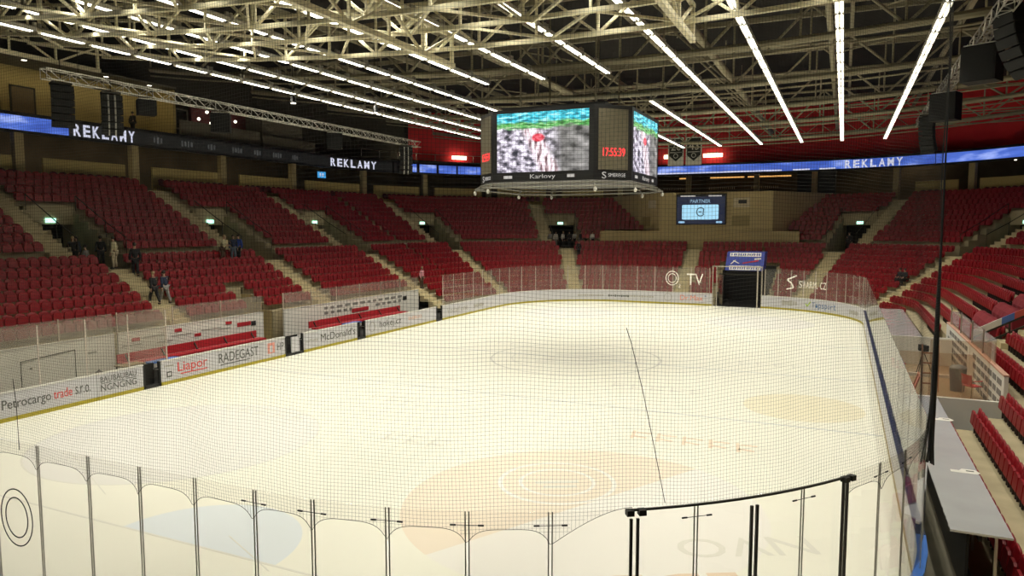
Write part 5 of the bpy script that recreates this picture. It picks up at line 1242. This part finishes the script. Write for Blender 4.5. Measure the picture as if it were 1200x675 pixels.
def figure(pose):
    if pose in FIG: return FIG[pose]
    sit = pose == 'sit'; H = .0
    pz = .98 if not sit else .52
    step = {'walk': .26, 'stand': .03, 'lean': .05, 'sit': 0}[pose]; lean = .10 if pose == 'lean' else (.03 if pose != 'sit' else .06)
    J = {'pelvis': (0, 0, pz, .13, .16), 'waist': (lean*.3, 0, pz+.16, .115, .14), 'chest': (lean*.8, 0, pz+.36, .125, .17), 'neck0': (lean, 0, pz+.53, .06), 'neck': (lean+.02, 0, pz+.58, .055), 'head0': (lean+.035, 0, pz+.65, .075), 'head1': (lean+.04, 0, pz+.72, .092), 'head2': (lean+.02, 0, pz+.79, .07), 'nose': (lean+.135, 0, pz+.70, .014)}
    E_ = [('pelvis', 'waist'), ('waist', 'chest'), ('chest', 'neck0'), ('neck0', 'neck'), ('neck', 'head0'), ('head0', 'head1'), ('head1', 'head2'), ('head1', 'nose')]
    for s, nm in ((1, 'l'), (-1, 'r')):
        sw = step*s
        sx = lean
        if sit: el = (.10, .25*s, pz+.22); wr = (.32, .16*s, pz+.12)
        elif pose == 'lean': el = (.10, .25*s, pz+.22); wr = (.30, .14*s, pz+.18)
        else: el = (lean-.03-sw*.4, .25*s, pz+.17); wr = (lean+.06-sw*.7, .26*s, pz-.08)
        J['sh'+nm] = (sx, .18*s, pz+.46, .065); J['el'+nm] = (*el, .045); J['wr'+nm] = (*wr, .032)
        d = (Vector(wr)-Vector(el)).normalized(); hd = Vector(wr)+d*.07; J['hd'+nm] = (*hd, .030, .038)
        E_ += [('chest', 'sh'+nm), ('sh'+nm, 'el'+nm), ('el'+nm, 'wr'+nm), ('wr'+nm, 'hd'+nm)]
        fw = Vector((1, 0, 0)) if abs(d.x) < .8 else Vector((0, 0, 1))
        for q, (off, ln) in enumerate(((-.028, .075), (-.010, .088), (.010, .082), (.028, .064))):
            a = hd+fw*off+d*.035; b_ = a+d*ln*.55+Vector((0, -s*.008, 0)); c_ = b_+d*ln*.45+Vector((.004, -s*.016, 0))
            J[f'f{q}a'+nm] = (*a, .009); J[f'f{q}b'+nm] = (*b_, .0085); J[f'f{q}c'+nm] = (*c_, .007); E_ += [('hd'+nm, f'f{q}a'+nm), (f'f{q}a'+nm, f'f{q}b'+nm), (f'f{q}b'+nm, f'f{q}c'+nm)]
        a = Vector(wr)+d*.03+fw*.04; b_ = a+d*.045+fw*.02; J['ta'+nm] = (*a, .010); J['tb'+nm] = (*b_, .008); E_ += [('wr'+nm, 'ta'+nm), ('ta'+nm, 'tb'+nm)]
        if sit: kn = (.42, .11*s, pz+.02); an = (.40, .11*s, .09); to = (.52, .12*s, .05)
        else:
            kn = (sw*.6+.03, .10*s, .52); an = (sw*1.1-.02, .10*s, .10 if sw >= 0 else .15); to = (an[0]+.15, .12*s, .05 if sw >= 0 else .07)
        J['hp'+nm] = (0, .095*s, pz-.06, .085); J['kn'+nm] = (*kn, .062); J['an'+nm] = (*an, .042); J['to'+nm] = (*to, .035)
        E_ += [('pelvis', 'hp'+nm), ('hp'+nm, 'kn'+nm), ('kn'+nm, 'an'+nm), ('an'+nm, 'to'+nm)]
    def sub(keys, dr, extra=None):
        K = {k: (*J[k][:3], *[r+dr for r in J[k][3:]]) for k in keys}
        if extra: K.update(extra)
        return K, [e for e in E_ if e[0] in K and e[1] in K]
    body = skin_mesh('body', J, E_, 'pelvis')
    K, e2 = sub(['pelvis', 'waist', 'chest', 'neck0', 'shl', 'ell', 'wrl', 'shr', 'elr', 'wrr'], .028); jacket = skin_mesh('jacket', K, e2, 'pelvis')
    K, e2 = sub(['pelvis', 'hpl', 'knl', 'anl', 'hpr', 'knr', 'anr'], .022); trousers = skin_mesh('trousers', K, e2, 'pelvis')
    sh = MB()
    for nm in 'lr': a = Vector(J['an'+nm][:3]); b_ = Vector(J['to'+nm][:3]); sh.ball((a+b_)/2-ZZ*.01, .06, 8, (2.3, .85, .95))
    hd = Vector(J['head1'][:3]); hr = MB(); hr.ball(hd+Vector((-.022, 0, .035)), .107, 10, (1, .92, .95))
    FIG[pose] = dict(body=body, jacket=jacket, trousers=trousers, shoes=sh.mesh('shoes', RUBB, True), hair=hr.mesh('hair', None, True))
    return FIG[pose]
CLO = {k: mat('cloth_'+k, c, .85) for k, c in dict(black=(.015, .015, .018), cream=(.62, .56, .36), navy=(.02, .03, .07), blue=(.03, .07, .35), grey=(.30, .29, .28), white=(.72, .68, .62), pink=(.75, .35, .40), jeans=(.10, .13, .18), brown=(.09, .05, .03), beige=(.55, .46, .32)).items()}
HAIR = {k: mat('hair_'+k, c, .7) for k, c in dict(dark=(.03, .02, .015), fair=(.35, .25, .13), grey=(.3, .29, .27)).items()}
def person(label, loc, rz, pose, top, legs, hair='dark', s=1.0, group=None):
    f = figure(pose); t = thing('person', label, 'person', loc, rz, group); t.scale = (s, s, s)
    for nm, m in (('body', SKIN), ('jacket', CLO[top]), ('trousers', CLO[legs]), ('shoes', RUBB), ('hair', HAIR[hair])):
        o = bpy.data.objects.new(nm, f[nm]); C.objects.link(o); o.parent = t
        if not f[nm].materials: f[nm].materials.append(m)
        o.material_slots[0].link = 'OBJECT'; o.material_slots[0].material = m
def on_low(u, i): p = path(u, LD(i)-.25)[0]; return (p.x, p.y, LZ(i)+.02)
def up_dir(u): n = path(u, 5)[1]; return math.atan2(n.y, n.x)
a1 = AIS[1]
person('person all in black walking up the second aisle, left of the pair', on_low(a1-.25, 6), up_dir(a1), 'walk', 'black', 'black', 'fair')
person('person in a navy jacket and pale grey trousers walking up the second aisle', on_low(a1+.42, 6), up_dir(a1), 'walk', 'navy', 'grey')
person('person in a cream jacket and cream trousers at the top of the second aisle', on_low(a1-.1, 10), up_dir(a1)+.5, 'stand', 'cream', 'beige')
person('tall person all in black beside the cream jacket at the aisle top', on_low(a1+.55, 9), up_dir(a1)-.5, 'stand', 'black', 'black', s=1.05)
for k, (du, dd, top, wd) in enumerate(((-1.0, 11.6, 'black', 'with pale face on the left of the dim entrance'), (-.35, 12.2, 'navy', 'in navy in the middle of the dim entrance'), (-.75, 10.8, 'grey', 'in grey crouched low in the dim entrance'), (.5, 11.4, 'black', 'in black at the right of the dim entrance'))):
    p = path(a1+du, dd)[0]; person(f'person {wd} behind the second aisle', (p.x, p.y, 4.63), up_dir(a1)+2.6-k, 'sit' if k == 2 else 'stand', top, 'black', 'fair' if k == 0 else 'dark')
for k, (y, top, leg, pose, wd) in enumerate(((34.2, 'cream', 'brown', 'lean', 'person in a cream jacket leaning among the red seats'), (35.1, 'navy', 'jeans', 'stand', 'person in navy standing between cream and blue jackets'), (35.6, 'blue', 'black', 'stand', 'person in a bright blue jacket standing among the red seats'))):
    p = path(uL(y), LD(10)-.35)[0]; person(wd, (p.x, p.y, LZ(10)+.02), .5-k, pose, top, leg, 'fair' if k == 0 else 'dark')
u = AIS[5]
for k, (du, dd, top, leg, wd) in enumerate(((-.9, 11.2, 'grey', 'black', 'first from the left'), (-.5, 11.9, 'white', 'grey', 'second from the left, in white'), (-.1, 11.3, 'white', 'black', 'third from the left, in white'), (.3, 11.0, 'black', 'black', 'in front of the group in black'), (.65, 11.7, 'white', 'black', 'fifth from the left, in white'), (1.0, 11.0, 'black', 'grey', 'sixth from the left, in black'), (1.35, 11.5, 'grey', 'black', 'seventh from the left, in grey'), (1.75, 10.9, 'white', 'black', 'rightmost, in white and black'))):
    p = path(u+du*.75, dd-.2)[0]; person(f'person of the group at the far end entrance, {wd}', (p.x, p.y, 4.63), -1.2+.5*(k % 3), 'stand', top, leg, 'dark' if k % 2 else 'fair', 1.0, 'people at the far end entrance')
p = path(uF(-22.0), LD(8)-.3)[0]
person('person in dark clothes alone in the far end seats', (p.x, p.y, LZ(8)), -1.5, 'stand', 'black', 'black')
p = path(AIS[3]+7.2, LD(3)-.3)[0]; person('person in a pink and white top in the far corner seats', (*pt(uL(50.6), LD(4)-.3, 0).xy, LZ(4)), 0., 'stand', 'pink', 'brown', 'fair')
for k, du in enumerate((0, .62)):
    p = path(uCR(37)+du*.5, LD(5)-.12)[0]; person(f'person in black sitting in the corner seats, {"left" if k == 0 else "right"} one of the pair', (p.x, p.y, LZ(5)+.05), up_dir(uCR(37))+PI, 'sit', 'black', 'black')
p = path(uR(41.5), LD(9)-.3)[0]; person('person in a dark top with pale arms standing at the right picture edge', (p.x, p.y, LZ(9)), 2.6, 'stand', 'black', 'grey', 'grey')
p = path(AIS[7]+.3, 10.7)[0]; person('person in black standing at the entrance right of the wall screen', (p.x, p.y, 4.63), -2, 'stand', 'black', 'black')
for k, (y, top, wd) in enumerate(((33.6, 'black', 'left'), (36.6, 'navy', 'middle'), (38.8, 'black', 'right'))):
    person(f'dark silhouetted person in the lit suite above the ribbon, {wd} one', (X0-23.2, y, 14.0), -.3+k, 'stand' if k != 1 else 'lean', top, 'black', group='people in the lit suite')
# ------------------------------------------------------------------ fill lamps that the place has
def area(loc, rot, sx, sy_, e, col, spread=180):
    L_ = bpy.data.lights.new('lamp', 'AREA'); L_.shape = 'RECTANGLE'; L_.size = sx; L_.size_y = sy_; L_.energy = e; L_.color = col; L_.spread = math.radians(spread)
    o = bpy.data.objects.new('lamp', L_); C.objects.link(o); o.location = loc; o.rotation_euler = rot; return o
area((XW+2.0, 35, 17.85), (0, 0, 0), 2.5, 12, 60, (1, .85, .5))
for y in (32, 40, 48): area((X0-21.8, y, 13.6), (0, 0, 0), 1.5, 7, 30, (1, .85, .55))
for x in (-28, -16, -6, 4): area((x, Y1+20.6, 13.6), (0, 0, 0), 8, 1.2, 30, (1, .8, .5))
W = bpy.data.worlds.new('world'); sc.world = W; W.use_nodes = True; W.node_tree.nodes['Background'].inputs[0].default_value = (1, .92, .75, 1); W.node_tree.nodes['Background'].inputs[1].default_value = .004
# ------------------------------------------------------------------ render look
sc.view_settings.view_transform = 'Standard'; sc.view_settings.look = 'None'; sc.view_settings.gamma = 1; sc.view_settings.use_curve_mapping = False
sc.view_settings.exposure = 0.0
cy = sc.cycles
cy.max_bounces = 7; cy.diffuse_bounces = 3; cy.glossy_bounces = 3; cy.transparent_max_bounces = 24; cy.transmission_bounces = 4
cy.caustics_reflective = False; cy.caustics_refractive = False; cy.sample_clamp_indirect = 4
cy.use_denoising = True
try: cy.denoiser = 'OPENIMAGEDENOISE'; cy.denoising_input_passes = 'RGB_ALBEDO_NORMAL'
except Exception: pass
